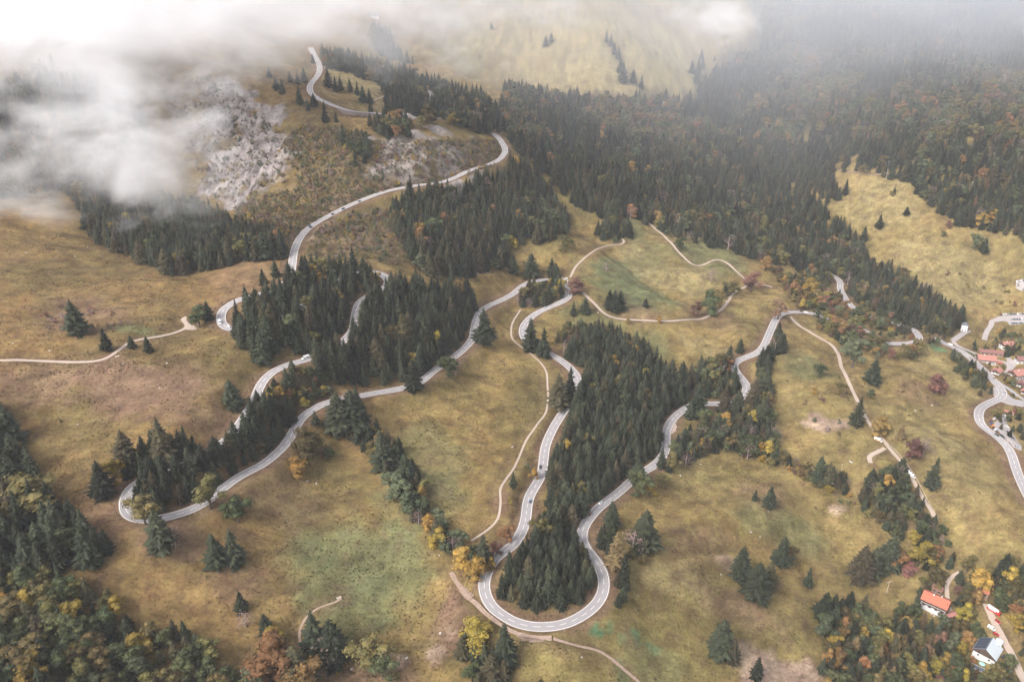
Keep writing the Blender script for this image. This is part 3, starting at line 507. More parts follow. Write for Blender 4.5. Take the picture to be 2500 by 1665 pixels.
# single trees standing in the open: foot (x,y) and height in the whole photograph, kind, foliage, label
SINGLES = [
 ('s', 178, 766, 80, 'spruce', 'tall dark lone spruce in the upper left meadow beside purple shrubs'),
 ('s', 246, 804, 52, 'spruce', 'broad dark spruce just above the pale gravel path'),
 ('s', 304, 800, 30, 'spruce', 'small spruce touching the upper edge of the pale gravel path'),
 ('s', 342, 809, 38, 'spruce', 'small spruce just below the bend of the pale gravel path'),
 ('b', 460, 752, 50, 'green', 'dense green broadleaf tree beside the turning place of the gravel path'),
 ('s', 480, 735, 45, 'spruce', 'dark spruce behind the green tree at the turning place'),
 ('s', 536, 935, 66, 'spruce', 'lone spruce on the brown slope left of the descending road'),
 ('s', 380, 1062, 118, 'spruce_olive', 'tallest spruce at the upper edge of the left hairpin wood'),
 ('s', 296, 1072, 86, 'spruce_olive', 'tall spruce with drooping branches left of the left hairpin wood'),
 ('b', 268, 1115, 62, 'yellow', 'yellow broadleaf tree above the left hairpin'),
 ('s', 240, 1138, 82, 'spruce', 'dark spruce standing just left of the left hairpin'),
 ('s', 498, 1296, 72, 'spruce', 'left one of two spruces on the slope under the road'),
 ('s', 540, 1292, 80, 'spruce', 'right one of two spruces on the slope under the road'),
 ('s', 372, 1262, 95, 'spruce', 'dark spruce growing right below the left hairpin'),
 ('b', 404, 1255, 55, 'bare', 'brownish bare tree beside the spruce below the left hairpin'),
 ('b', 335, 1205, 70, 'olive', 'olive brown tree overlapping the left hairpin asphalt'),
 ('b', 485, 1170, 70, 'olive', 'olive tree hiding the road right of the left hairpin'),
 ('b', 548, 1200, 62, 'green', 'dark green tree on the lower side of the road beyond the left hairpin'),
 ('s', 606, 655, 40, 'spruce', 'small spruce left of the wood on the brown bank'),
 ('s', 634, 636, 42, 'spruce', 'narrow spruce beside the upper road curve'),
 ('s', 556, 1402, 46, 'spruce', 'small lone spruce on the lower left meadow'),
 ('b', 566, 1440, 32, 'bare', 'small bare shrub below the little spruce on the lower left meadow'),
 ('s', 613, 1455, 46, 'spruce', 'small spruce at the right edge of the corner wood'),
 ('b', 628, 1480, 42, 'yellow', 'yellow tree beside the small spruce by the corner wood'),
 ('b', 635, 1560, 100, 'orange', 'big rounded orange brown tree near the bottom edge'),
 ('b', 705, 1600, 75, 'orange', 'orange autumn tree at the foot of the hut path'),
 ('s', 685, 1575, 95, 'spruce_olive', 'olive spruce beside the hut path'),
 ('s', 727, 1500, 100, 'spruce', 'tall spruce left of the viewing bench'),
 ('s', 768, 1520, 105, 'spruce', 'tall spruce just below the viewing bench'),
 ('b', 745, 1520, 60, 'bare', 'leafless pinkish tree between the two tall spruces by the bench'),
 ('b', 850, 1530, 62, 'olive', 'spreading olive tree below the green meadow'),
 ('b', 880, 1560, 50, 'green', 'green tree near the bare earth at the bottom'),
 ('b', 705, 1042, 62, 'olive', 'yellowish tree overlapping the road before the wood'),
 ('b', 732, 1040, 42, 'olive', 'small olive tree right of the road curve'),
 ('b', 686, 1090, 42, 'yellow', 'round yellow tree on the meadow under the road'),
 ('b', 712, 1070, 32, 'olive', 'small round olive tree above the yellow tree'),
 ('b', 758, 1052, 26, 'green', 'small dark shrub alone right of the yellow tree'),
 ('s', 726, 976, 34, 'spruce', 'little pointed spruce on the inside of the road curve'),
 ('s', 952, 896, 72, 'spruce', 'dark spruce standing across the straight road'),
 ('b', 1030, 870, 55, 'green', 'leafy tree hiding the road at the left bend'),
 ('b', 1048, 860, 45, 'bare', 'bare tree beside the leafy tree at the left bend'),
 ('s', 1113, 786, 82, 'spruce', 'tall dark spruce right beside the climbing road'),
 ('s', 780, 990, 95, 'spruce', 'tall spruce right of the road where the tree belt begins'),
 ('s', 812, 985, 105, 'spruce', 'tallest spruce at the head of the tree belt'),
 ('s', 880, 1075, 92, 'spruce', 'big dark spruce in the middle of the tree belt'),
 ('s', 935, 1125, 88, 'spruce', 'broad spruce in the tree belt with drooping boughs'),
 ('b', 912, 1145, 58, 'sage', 'rounded grey green tree on the lower side of the tree belt'),
 ('b', 940, 1182, 55, 'sage', 'grey green tree just below the other one in the tree belt'),
 ('b', 870, 1030, 34, 'orange', 'orange bush on the tree belt edge'),
 ('s', 1112, 1298, 72, 'spruce', 'spruce beside the thin footpath above the bend'),
 ('b', 1065, 1310, 55, 'yellow', 'yellow tree in the tree belt near the bottom bend'),
 ('b', 1095, 1330, 50, 'yellow', 'yellow green tree left of the silver car'),
 ('b', 1130, 1310, 30, 'yellow', 'small yellow bush left of the bottom bend'),
 ('b', 1165, 1250, 42, 'orange', 'orange bush on the bank beside the road'),
 ('b', 1140, 1280, 36, 'rust', 'rusty red bush on the bank beside the road'),
 ('s', 1180, 1118, 36, 'spruce', 'small spruce beside the thin dirt path'),
 ('b', 1228, 1102, 26, 'yellow', 'small round orange yellow tree by the road'),
 ('b', 1095, 1480, 60, 'yellow', 'yellow topped tree below the bare earth pull-out'),
 ('s', 1130, 1570, 72, 'spruce_olive', 'pale olive spruce below the bottom bend'),
 ('s', 1160, 1530, 100, 'spruce', 'tall spruce touching the outside of the bottom bend'),
 ('s', 1220, 805, 85, 'spruce', 'dark spruce on the inside of the upper bend'),
 ('s', 1250, 820, 70, 'spruce', 'second dark spruce on the inside of the upper bend'),
 ('b', 1296, 815, 38, 'bare', 'brown leafless tree behind the curved guard rail'),
 ('s', 1283, 938, 92, 'spruce_olive', 'olive spruce between footpath and road'),
 ('s', 1310, 920, 85, 'spruce', 'dark spruce between footpath and road'),
 ('s', 1277, 640, 38, 'spruce', 'dark spruce left of the lay-by'),
 ('s', 1268, 636, 45, 'spruce', 'tall narrow spruce beside the lay-by'),
 ('s', 1221, 636, 58, 'spruce', 'slim tall spruce left of the upper bend'),
 ('s', 1180, 628, 48, 'spruce', 'spruce at the wood edge above the upper bend'),
 ('b', 1323, 678, 42, 'rust', 'dark rounded tree on the outside of the upper hairpin'),
 ('b', 1300, 580, 40, 'olive', 'thorny olive brown bush clump on the meadow under the wood'),
 ('b', 1563, 580, 36, 'green', 'lone green tree on the winding pale path'),
 ('b', 1393, 625, 24, 'bare', 'bare little tree in the green patch of the round meadow'),
 ('b', 1633, 650, 36, 'bare', 'thin bare tree on the round meadow'),
 ('s', 1400, 710, 48, 'spruce', 'left spruce of the small group on the round meadow'),
 ('s', 1412, 715, 50, 'spruce', 'front spruce of the small group on the round meadow'),
 ('s', 1425, 712, 46, 'spruce', 'right spruce of the small group on the round meadow'),
 ('s', 1484, 706, 22, 'spruce', 'very small spruce on the brown bank of the round meadow'),
 ('b', 1443, 745, 16, 'yellow', 'small yellow green bush on the grey gravel lane'),
 ('b', 1515, 742, 18, 'yellow', 'bright yellow bush on the grey gravel lane'),
 ('b', 1631, 722, 60, 'green', 'big dark tree inside the bend of the gravel lane'),
 ('b', 1600, 726, 36, 'rust', 'reddish brown bush inside the bend of the gravel lane'),
 ('b', 1655, 705, 40, 'olive', 'olive tree beside the big dark tree of the gravel lane'),
 ('s', 1665, 680, 30, 'spruce', 'small spruce above the gravel lane bend'),
 ('b', 1680, 680, 34, 'olive', 'round olive tree above the gravel lane bend'),
 ('b', 1726, 670, 44, 'rust', 'rust red tree where the gravel lane meets the pale path'),
 ('b', 1760, 622, 36, 'orange', 'orange tree at the end of the ridge'),
 ('b', 1788, 640, 30, 'rust', 'small red brown tree by the path over the ridge'),
 ('s', 1318, 725, 34, 'spruce', 'spruce group member left below the upper hairpin'),
 ('s', 1345, 720, 38, 'spruce', 'pointed spruce below the upper hairpin'),
 ('b', 1788, 735, 46, 'rust', 'dark red tree at the road junction'),
 ('b', 1862, 670, 34, 'yellow', 'bright yellow green tree on the little knoll'),
 ('b', 1940, 720, 30, 'orange', 'orange bush between the two roads'),
 ('s', 1675, 835, 45, 'spruce', 'dark spruce at the lower end of the striped meadow'),
 ('s', 1700, 810, 34, 'spruce', 'spruce where the road leaves the wood'),
 ('s', 1760, 838, 50, 'spruce', 'spruce in the bend of the descending road'),
 ('s', 1758, 905, 60, 'spruce', 'narrow spruce right of the descending bends'),
 ('b', 1780, 812, 30, 'bare', 'greyish bushy tree beside the descending road'),
 ('b', 1958, 845, 68, 'sage', 'tall grey green tree on the gravel track'),
 ('b', 1955, 800, 45, 'green', 'green tree behind the tall grey green one'),
 ('s', 2004, 880, 58, 'spruce', 'lone broad spruce right of the gravel track'),
 ('s', 1968, 975, 66, 'spruce', 'dark spruce hiding the gravel track'),
 ('b', 1882, 865, 30, 'green', 'small dark green tree on the steep meadow'),
 ('b', 2108, 820, 42, 'olive', 'autumn tree beside the short road piece'),
 ('b', 2022, 1000, 46, 'orange', 'orange brown round tree right of the gravel track'),
 ('b', 2068, 1010, 44, 'larch', 'golden brown tree right of the orange one'),
 ('b', 2095, 1055, 50, 'rust', 'dark purple shrub below the pinkish tree'),
 ('b', 2122, 1045, 42, 'bare', 'pinkish bare tree on the right hand meadow'),
 ('s', 2139, 1120, 72, 'spruce', 'lone dark spruce right of the fenced track'),
 ('s', 2070, 1085, 36, 'spruce', 'small spruce at the fenced track'),
 ('b', 2147, 905, 48, 'rust', 'dark tree with a red crown above the grazing cows'),
 ('b', 2000, 915, 20, 'green', 'small dark bush right of the gravel track'),
 ('b', 1930, 905, 28, 'olive', 'brownish shrub left of the gravel track'),
 ('b', 1492, 1138, 36, 'yellow', 'bright yellow green tree beside the road'),
 ('b', 1470, 1140, 60, 'green', 'dark green tree left of the bright yellow one'),
 ('s', 1465, 1110, 55, 'spruce', 'spruce standing across the road gap'),
 ('s', 1405, 1210, 62, 'spruce', 'slim spruce in front of the white car'),
 ('b', 1415, 1300, 80, 'larch', 'brown needled tree right of the bottom bend'),
 ('s', 1480, 1258, 90, 'spruce', 'big dark spruce right of the red car'),
 ('b', 1455, 1262, 46, 'bare', 'thin brown tree beside the big dark spruce'),
 ('b', 1450, 1285, 26, 'olive', 'low green bush on the meadow edge'),
 ('b', 1478, 1298, 24, 'olive', 'low olive bush right of the tree row'),
 ('s', 1520, 1075, 50, 'spruce', 'spruce overlapping the road bend by the lay-by'),
 ('b', 1545, 1080, 36, 'olive', 'yellowish tree right of the road bend'),
 ('b', 1520, 1118, 30, 'olive', 'olive bush below the road bend'),
 ('s', 1735, 1150, 26, 'spruce', 'small left spruce of the pair on the rounded meadow'),
 ('s', 1768, 1162, 46, 'spruce', 'larger right spruce of the pair on the rounded meadow'),
 ('s', 1700, 1330, 78, 'spruce', 'left spruce of the group of three on the lower meadow'),
 ('s', 1736, 1368, 78, 'spruce', 'front spruce of the group of three on the lower meadow'),
 ('s', 1766, 1350, 60, 'spruce_olive', 'olive spruce right of the group on the lower meadow'),
 ('s', 1796, 1292, 60, 'spruce', 'dark spruce beside a leafy shrub on the lower meadow'),
 ('b', 1812, 1290, 34, 'olive', 'leafy shrub beside the dark spruce on the lower meadow'),
 ('s', 1856, 1345, 44, 'spruce', 'small lone spruce left of the ravine'),
 ('s', 1890, 1420, 62, 'spruce', 'broad dark spruce above the chalet wood'),
 ('s', 1655, 1500, 80, 'spruce', 'big lone spruce on the lower right meadow'),
 ('s', 1682, 1522, 58, 'spruce_olive', 'smaller spruce leaning on the big lone one'),
 ('s', 1738, 1558, 50, 'spruce', 'round spruce near the bare pinkish bank'),
 ('s', 1975, 1330, 80, 'spruce_olive', 'olive spruce pair member left of the ravine wood'),
 ('s', 2000, 1325, 70, 'spruce', 'dark spruce beside the olive one left of the ravine wood'),
 ('s', 2040, 1300, 74, 'spruce', 'tall rounded spruce at the head of the chalet wood'),
 ('b', 2110, 1300, 50, 'yellow', 'glowing yellow tree above the chalet wood'),
 ('b', 2245, 1350, 46, 'yellow', 'yellow tree beside the two rut drive'),
 ('s', 2300, 1330, 62, 'spruce', 'dark spruce at the right edge above the chalets'),
 ('b', 2315, 1345, 44, 'yellow', 'yellow tree at the right edge above the chalets'),
 ('b', 2215, 1425, 40, 'yellow', 'orange yellow tree right of the red roofed chalet'),
 ('b', 2330, 1450, 42, 'yellow', 'big yellow tree right of the gravel lane'),
 ('s', 1880, 1105, 60, 'spruce', 'spruce in the gully above the hut'),
 ('s', 1900, 1115, 55, 'spruce_olive', 'olive spruce in the gully above the hut'),
 ('s', 1748, 975, 62, 'spruce', 'dark spruce at the end of the right hand bends'),
 ('s', 1664, 946, 58, 'spruce_olive', 'first pointed spruce in front of the right hand cross road'),
 ('s', 1694, 950, 56, 'spruce', 'second pointed spruce in front of the right hand cross road'),
 ('s', 1602, 955, 82, 'spruce', 'big spruce hiding the road where the cross road begins'),
 ('s', 1732, 925, 62, 'spruce_olive', 'spruce leaning over the end of the cross road'),
 ('s', 600, 992, 46, 'spruce', 'uppermost spruce screening the upper arm of the left hairpin'),
 ('s', 588, 1012, 52, 'spruce', 'spruce second from the top screening the upper arm'),
 ('s', 562, 1032, 56, 'spruce', 'spruce third from the top screening the upper arm'),
 ('s', 530, 1048, 60, 'spruce_olive', 'olive tinged spruce in the middle of the screen along the upper arm'),
 ('s', 500, 1064, 64, 'spruce', 'spruce just below the olive one along the upper arm'),
 ('s', 470, 1078, 60, 'spruce', 'slender spruce of the screen along the upper arm'),
 ('s', 440, 1090, 64, 'spruce', 'tall spruce of the screen along the upper arm'),
 ('s', 410, 1100, 62, 'spruce', 'spruce next to the tallest one of the left hairpin wood'),
 ('s', 350, 1108, 62, 'spruce', 'lowest spruce screening the upper arm of the left hairpin'),
 # the pass hill and the far slopes
 ('s', 790, 332, 52, 'spruce', 'spruce on the grass below the retaining wall'),
 ('s', 748, 282, 52, 'spruce', 'tall spruce left of the retaining wall'),
 ('s', 773, 282, 28, 'spruce', 'small spruce beside the retaining wall'),
 ('s', 708, 255, 28, 'spruce', 'small spruce on the pass meadow'),
 ('s', 722, 245, 32, 'spruce', 'spruce on the pass meadow near the road'),
 ('s', 689, 240, 44, 'spruce', 'narrow spruce on the left flank of the pass'),
 ('s', 650, 217, 38, 'spruce', 'spruce on the foggy shoulder left of the pass'),
 ('s', 636, 205, 30, 'spruce', 'bushy spruce on the foggy shoulder left of the pass'),
 ('s', 668, 190, 28, 'spruce', 'spruce under the fog left of the pass road'),
 ('s', 685, 195, 34, 'spruce', 'dark spruce under the fog near the pass road'),
 ('s', 700, 190, 36, 'spruce', 'right spruce under the fog near the pass road'),
 ('s', 620, 180, 28, 'spruce', 'faint spruce highest on the foggy shoulder'),
 ('s', 755, 200, 46, 'spruce', 'tall spruce right of the pass road'),
 ('s', 772, 212, 40, 'spruce', 'second spruce right of the pass road'),
 ('s', 783, 208, 34, 'spruce', 'third spruce right of the pass road'),
 ('s', 805, 212, 34, 'spruce', 'first spruce of the row across the pass meadow'),
 ('s', 822, 220, 34, 'spruce', 'second spruce of the row across the pass meadow'),
 ('s', 835, 236, 42, 'spruce', 'tallest spruce of the row across the pass meadow'),
 ('s', 850, 240, 38, 'spruce', 'end spruce of the row across the pass meadow'),
 ('s', 852, 258, 30, 'spruce', 'spruce where the wall ends'),
 ('b', 985, 285, 50, 'olive', 'big rounded yellow olive tree on the pass lookout'),
 ('b', 968, 300, 36, 'olive', 'bushy olive tree left of the lookout'),
 ('b', 1040, 290, 30, 'yellow', 'yellow tree behind the lookout'),
 ('s', 1455, 192, 34, 'spruce', 'second lone spruce at the foot of the far pasture'),
 ('s', 1432, 190, 48, 'spruce', 'lowest spruce of the curved row on the far pasture'),
 ('s', 1426, 168, 36, 'spruce', 'spruce just above the lowest of the curved row on the far pasture'),
 ('s', 1422, 138, 34, 'spruce', 'middle spruce of the curved row on the far pasture'),
 ('s', 1412, 125, 30, 'spruce', 'upper middle spruce of the curved row on the far pasture'),
 ('s', 1404, 108, 32, 'spruce', 'second highest spruce of the curved row on the far pasture'),
 ('s', 1394, 98, 30, 'spruce', 'highest spruce of the curved row on the far pasture'),
 ('s', 1474, 205, 36, 'spruce', 'third lone spruce at the foot of the far pasture'),
 ('s', 1590, 170, 34, 'spruce', 'left spruce of the clump on the far pasture'),
 ('s', 1602, 192, 40, 'spruce', 'lowest spruce of the clump on the far pasture'),
 ('s', 1604, 172, 40, 'spruce', 'middle spruce of the clump on the far pasture'),
 ('s', 1614, 160, 34, 'spruce', 'right spruce of the clump on the far pasture'),
 ('s', 1612, 135, 24, 'spruce', 'highest spruce of the clump on the far pasture'),
 ('s', 1642, 142, 16, 'spruce', 'tiny spruce right of the clump on the far pasture'),
 ('s', 1254, 108, 28, 'spruce', 'hazy spruce under the zigzag track'),
 ('s', 1267, 98, 26, 'spruce', 'hazy spruce near the corner of the zigzag track'),
 ('s', 1130, 68, 20, 'spruce', 'hazy spruce on the horizontal far track'),
 ('s', 2020, 524, 34, 'spruce', 'narrow lone spruce in the middle of the grassy slope'),
 ('s', 1984, 554, 36, 'spruce', 'spruce at the lower left edge of the grassy slope'),
 ('s', 2083, 494, 20, 'spruce', 'small upper spruce on the grassy slope'),
 ('s', 2056, 442, 14, 'spruce', 'tiny spruce high on the grassy slope'),
 ('b', 2050, 452, 14, 'olive', 'small bush high on the grassy slope'),
 ('s', 1942, 448, 40, 'spruce', 'spruce at the upper left corner of the grassy slope'),
 ('b', 2240, 572, 36, 'sage', 'pale green tree on the right part of the grassy slope'),
 ('s', 2260, 580, 36, 'spruce', 'dark spruce beside the pale green tree on the slope'),
 ('b', 2180, 525, 20, 'rust', 'brown bushes under the slope wood'),
 ('s', 2168, 545, 14, 'green', 'tiny green conifer on the slope'),
]
sg = gp([(s[1] * 1.062, s[2] * 1.062) for s in SINGLES])
for s, g in zip(SINGLES, sg):
    px, py, d = project(*g); want = s[3] * 1.062
    h0 = 20.0
    for _ in range(4):
        q_ = project(g[0], g[1], g[2] + h0)[1]; h0 *= want / max(1, py - q_)
    h0 = min(max(h0, 3), 38)
    TREES.append((g[0], g[1], g[2], h0, 'spruce' if s[0] == 's' else 'broadleaf', s[4], None, s[5]))
    free(g[0], g[1], 6)
for wi, (wk, (desc, poly, sp, bf, hh, mx)) in enumerate(WOODS.items()):
    P = O(poly); X, Y, Z, px, py, d = scatter(P, sp, 100 + wi); r = np.random.default_rng(500 + wi)
    RD = rd(X, Y); hn = fbm(X, Y, 45, 300 + wi, 3)
    ks, kb = mixes[mx]; drift = fbm(X, Y, 130, 991, 3)
    for i in range(len(X)):
        if RD[i] < 2.6 + r.random() * 2.0: continue
        if any(((px[i] / 1.062 - e[0]) / e[2]) ** 2 + ((py[i] / 1.062 - e[1]) / e[3]) ** 2 < 1 for e in EXCL): continue
        b_ = bf
        if wk == 'mountain':
            u, v_p = px[i] / 1.062, py[i] / 1.062
            b_ = .66 if (u < 1950 and v_p < 330) else (.52 if u > 1950 and v_p < 330 else .14)
            b_ = b_ * (1 + 3.4 * drift[i])
            if hn[i] > .38: continue
        isb = r.random() < b_ * (1 + 1.3 * hn[i])
        if not free(X[i], Y[i], sp * .62): continue
        h_ = hh * (.62 + .62 * r.random()) * (1 + .25 * hn[i]) * (.78 if isb and mx != 'aut' and mx != 'corner' else 1)
        TREES.append((X[i], Y[i], Z[i], h_, 'broadleaf' if isb else 'spruce', (kb if isb else ks)[r.integers(len(kb if isb else ks))], wk, None))
BUSHES = []
for wi, (wk, (poly, sp, dens)) in enumerate(SCRUB.items()):
    X, Y, Z, px, py, d = scatter(O(poly), sp, 800 + wi); r = np.random.default_rng(900 + wi); RD = rd(X, Y)
    for i in range(len(X)):
        if r.random() > dens or RD[i] < 1.5: continue
        if not free(X[i], Y[i], 2.6): continue
        BUSHES.append((X[i], Y[i], Z[i], 2.6 + 5.0 * r.random() ** 1.4, 'bush', ['rust', 'bare'][r.integers(2)] if wk == 'shrubs' else ['olive', 'larch', 'green', 'bare', 'olive', 'rust', 'sage', 'yellow'][r.integers(8)], wk, None))
# bushes scattered over the meadows
r = np.random.default_rng(77); X = r.uniform(-650, 750, 900); Y = r.uniform(340, 1250, 900); px, py, d = project(X, Y, hz(X, Y))
_mn = fbm(X, Y, 80, 33, 2)
for i in range(900):
    if _mn[i] > .05 and rd(X[i], Y[i]) > 4 and free(X[i], Y[i], 5):
        BUSHES.append((X[i], Y[i], float(hz(X[i], Y[i])), 1.0 + 2.0 * r.random() ** 2, 'bush', ['olive', 'rust', 'green', 'bare'][r.integers(4)], 'meadow', None))
# forest floor under the woods
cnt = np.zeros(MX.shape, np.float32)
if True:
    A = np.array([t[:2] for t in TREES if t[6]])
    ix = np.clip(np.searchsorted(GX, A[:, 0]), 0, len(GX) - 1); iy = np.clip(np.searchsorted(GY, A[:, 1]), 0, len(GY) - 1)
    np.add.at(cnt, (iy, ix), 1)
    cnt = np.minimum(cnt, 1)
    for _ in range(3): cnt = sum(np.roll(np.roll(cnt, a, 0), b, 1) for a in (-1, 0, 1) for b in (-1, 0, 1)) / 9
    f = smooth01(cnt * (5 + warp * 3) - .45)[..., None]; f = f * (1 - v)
    _sc = np.zeros(MX.shape, np.float32); B_ = np.array([t[:2] for t in BUSHES if t[6] in ('rockscrub', 'clearing')]); np.add.at(_sc, (np.clip(np.searchsorted(GY, B_[:, 1]), 0, len(GY) - 1), np.clip(np.searchsorted(GX, B_[:, 0]), 0, len(GX) - 1)), 1)
    for _ in range(3): _sc = sum(np.roll(np.roll(_sc, a, 0), b, 1) for a in (-1, 0, 1) for b in (-1, 0, 1)) / 9
    _q = (smooth01(_sc * 5) * (1 - ROCKY) * .75)[..., None]; GC = GC * (1 - _q) + np.array([.105, .078, .042]) * (1 + .5 * hi_n)[..., None] * _q
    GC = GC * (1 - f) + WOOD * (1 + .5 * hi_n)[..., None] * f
# the ground falls away below the retaining wall of the pass road
_P = PATHS['main_road']; _a, _b2 = gp(T(1, 0, '770,1000'))[0], gp(T(1, 0, '1090,1048'))[0]
_i, _j = sorted(int(np.hypot(_P[:, 0] - q_[0], _P[:, 1] - q_[1]).argmin()) for q_ in (_a, _b2))
_t = np.gradient(_P[:, :2], axis=0); _n = np.stack([-_t[:, 1], _t[:, 0]], 1); _n /= np.hypot(*_n.T)[:, None]
_m = (_i + _j) // 2; WALL_SIDE = 1 if _n[_m, 1] < 0 else -1
_k = np.hypot(MX - _P[_m, 0], MY - _P[_m, 1]) < 110; _Y, _X = np.nonzero(_k)
for y_, x_ in zip(_Y, _X):
    dx, dy = MX[y_, x_] - _P[:, 0], MY[y_, x_] - _P[:, 1]; q_ = int((dx * dx + dy * dy).argmin())
    if _i - 6 < q_ < _j + 6:
        o_ = (dx[q_] * _n[q_, 0] + dy[q_] * _n[q_, 1]) * WALL_SIDE
        if o_ > 5.2: HZ[y_, x_] -= 9 * min(1, (o_ - 5.2) / 2.5) * max(0, 1 - max(0, o_ - 12) / 30) * min(1, (q_ - _i + 6) / 8, (_j + 6 - q_) / 8)
RS = -1
# broken relief on rock
HZ = HZ + ROCKY * (np.abs(fbm(MX, MY, 26, 41, 4)) * -16 + np.abs(fbm(MX, MY, 9, 45, 3)) * -6 + 3.5) * smooth01((RDIST - 2) / 8)
crack_shade = smooth01((.11 - np.abs(fbm(MX, MY, 16, 47, 3))) / .11) * ROCKY
GC = GC * (1 - .5 * crack_shade[..., None])  # crack lines darkened in the rock colour, standing in for shade
# terrain mesh
ny, nx = MX.shape; idx = np.arange(ny * nx).reshape(ny, nx)
F = np.stack([idx[:-1, :-1], idx[:-1, 1:], idx[1:, 1:], idx[1:, :-1]], -1).reshape(-1, 4)
gm = bpy.data.materials.new('ground'); gm.use_nodes = True; N = gm.node_tree.nodes; L = gm.node_tree.links
b = N['Principled BSDF']; b.inputs['Roughness'].default_value = .95; b.inputs['Specular IOR Level'].default_value = .1
at = N.new('ShaderNodeAttribute'); at.attribute_name = 'soil'
geo = N.new('ShaderNodeNewGeometry')
def noise_node(sc, det, ro, vec=None):
    n = N.new('ShaderNodeTexNoise'); n.inputs['Scale'].default_value = sc; n.inputs['Detail'].default_value = det; n.inputs['Roughness'].default_value = ro
    L.new(vec or geo.outputs['Position'], n.inputs['Vector']); return n
n1 = noise_node(.45, 6, .72); n2 = noise_node(.09, 5, .6)
mpn = N.new('ShaderNodeMapping'); mpn.inputs['Rotation'].default_value = (0, 0, R(35)); mpn.inputs['Scale'].default_value = (.06, .5, .5); L.new(geo.outputs['Position'], mpn.inputs['Vector'])
n3 = noise_node(1.0, 4, .6, mpn.outputs[0])
def mr(src, a, b_, c, d_):
    m_ = N.new('ShaderNodeMapRange'); m_.inputs[1].default_value = a; m_.inputs[2].default_value = b_; m_.inputs[3].default_value = c; m_.inputs[4].default_value = d_; L.new(src, m_.inputs[0]); return m_.outputs[0]
def mul(a, b_):
    m_ = N.new('ShaderNodeMath'); m_.operation = 'MULTIPLY'; L.new(a, m_.inputs[0]); L.new(b_, m_.inputs[1]); return m_.outputs[0]
f1 = mul(mul(mr(n1.outputs[0], .25, .75, .55, 1.45), mr(n2.outputs[0], .3, .7, .86, 1.14)), mr(n3.outputs[0], .3, .7, .84, 1.16))
hs_ = N.new('ShaderNodeHueSaturation'); L.new(at.outputs['Color'], hs_.inputs['Color']); L.new(f1, hs_.inputs['Value'])
L.new(mr(n2.outputs[1] if False else n2.outputs[0], .3, .7, .488, .512), hs_.inputs['Hue'])
hs_.inputs['Saturation'].default_value = 1.0
L.new(hs_.outputs[0], b.inputs['Base Color'])
bp = N.new('ShaderNodeBump'); bp.inputs['Strength'].default_value = .55; bp.inputs['Distance'].default_value = .6; L.new(n1.outputs[0], bp.inputs['Height'])
L.new(bp.outputs[0], b.inputs['Normal'])
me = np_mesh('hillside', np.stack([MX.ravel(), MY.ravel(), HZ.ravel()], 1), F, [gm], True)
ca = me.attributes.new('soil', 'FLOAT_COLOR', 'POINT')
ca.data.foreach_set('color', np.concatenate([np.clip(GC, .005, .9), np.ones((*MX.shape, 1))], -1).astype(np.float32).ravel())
terrain = tag(link('hillside_terrain', me), 'mountainside of golden, green and brown meadows with bare rock', kind='structure')
del terrain['label']; terrain['label'] = 'mountainside meadows, banks and rock under the woods'

# ---------------------------------------------------------------- roads on their beds
def blend_heights():
    for k, P in PATHS.items():
        if k == 'main_road': continue
        others = ['main_road'] if k == 'village_road' else (['main_road', 'village_road'] if k not in ('slope_path',) else [])
        for o_ in others:
            Q = PATHS[o_]; wq = ROADS[o_][1]
            for p in P:
                d = np.hypot(Q[:, 0] - p[0], Q[:, 1] - p[1]); i = d.argmin()
                e = d[i] - wq / 2
                if e < 12: t = 1 if e < 1 else 1 - (e - 1) / 11; p[2] = p[2] * (1 - t) + (Q[i, 2] - .06) * t
blend_heights()
def normals2(P):
    t = np.gradient(P[:, :2], axis=0); t /= np.maximum(np.hypot(t[:, 0], t[:, 1]), 1e-6)[:, None]
    return np.stack([-t[:, 1], t[:, 0]], 1)
def ribbon(P, off0, off1, dz):
    """strip between two side offsets"""
    n = normals2(P); A = np.c_[P[:, :2] + n * off0, P[:, 2] + dz]; B = np.c_[P[:, :2] + n * off1, P[:, 2] + dz]
    V = np.empty((len(P) * 2, 3)); V[0::2] = A; V[1::2] = B
    i = np.arange(len(P) - 1) * 2; return V, np.stack([i, i + 2, i + 3, i + 1], 1)
def strips(parts, name, m, parent=None):
    V, F, n = [], [], 0
    for v_, f_ in parts: V.append(v_); F.append(f_ + n); n += len(v_)
    return link(name, np_mesh(name, np.concatenate(V), np.concatenate(F), [m]), parent)
def dense(P, step):
    s = np.append(0, np.cumsum(np.hypot(*(P[1:, :2] - P[:-1, :2]).T))); u = np.arange(0, s[-1], step)
    return np.stack([np.interp(u, s, P[:, k]) for k in range(3)], 1), u
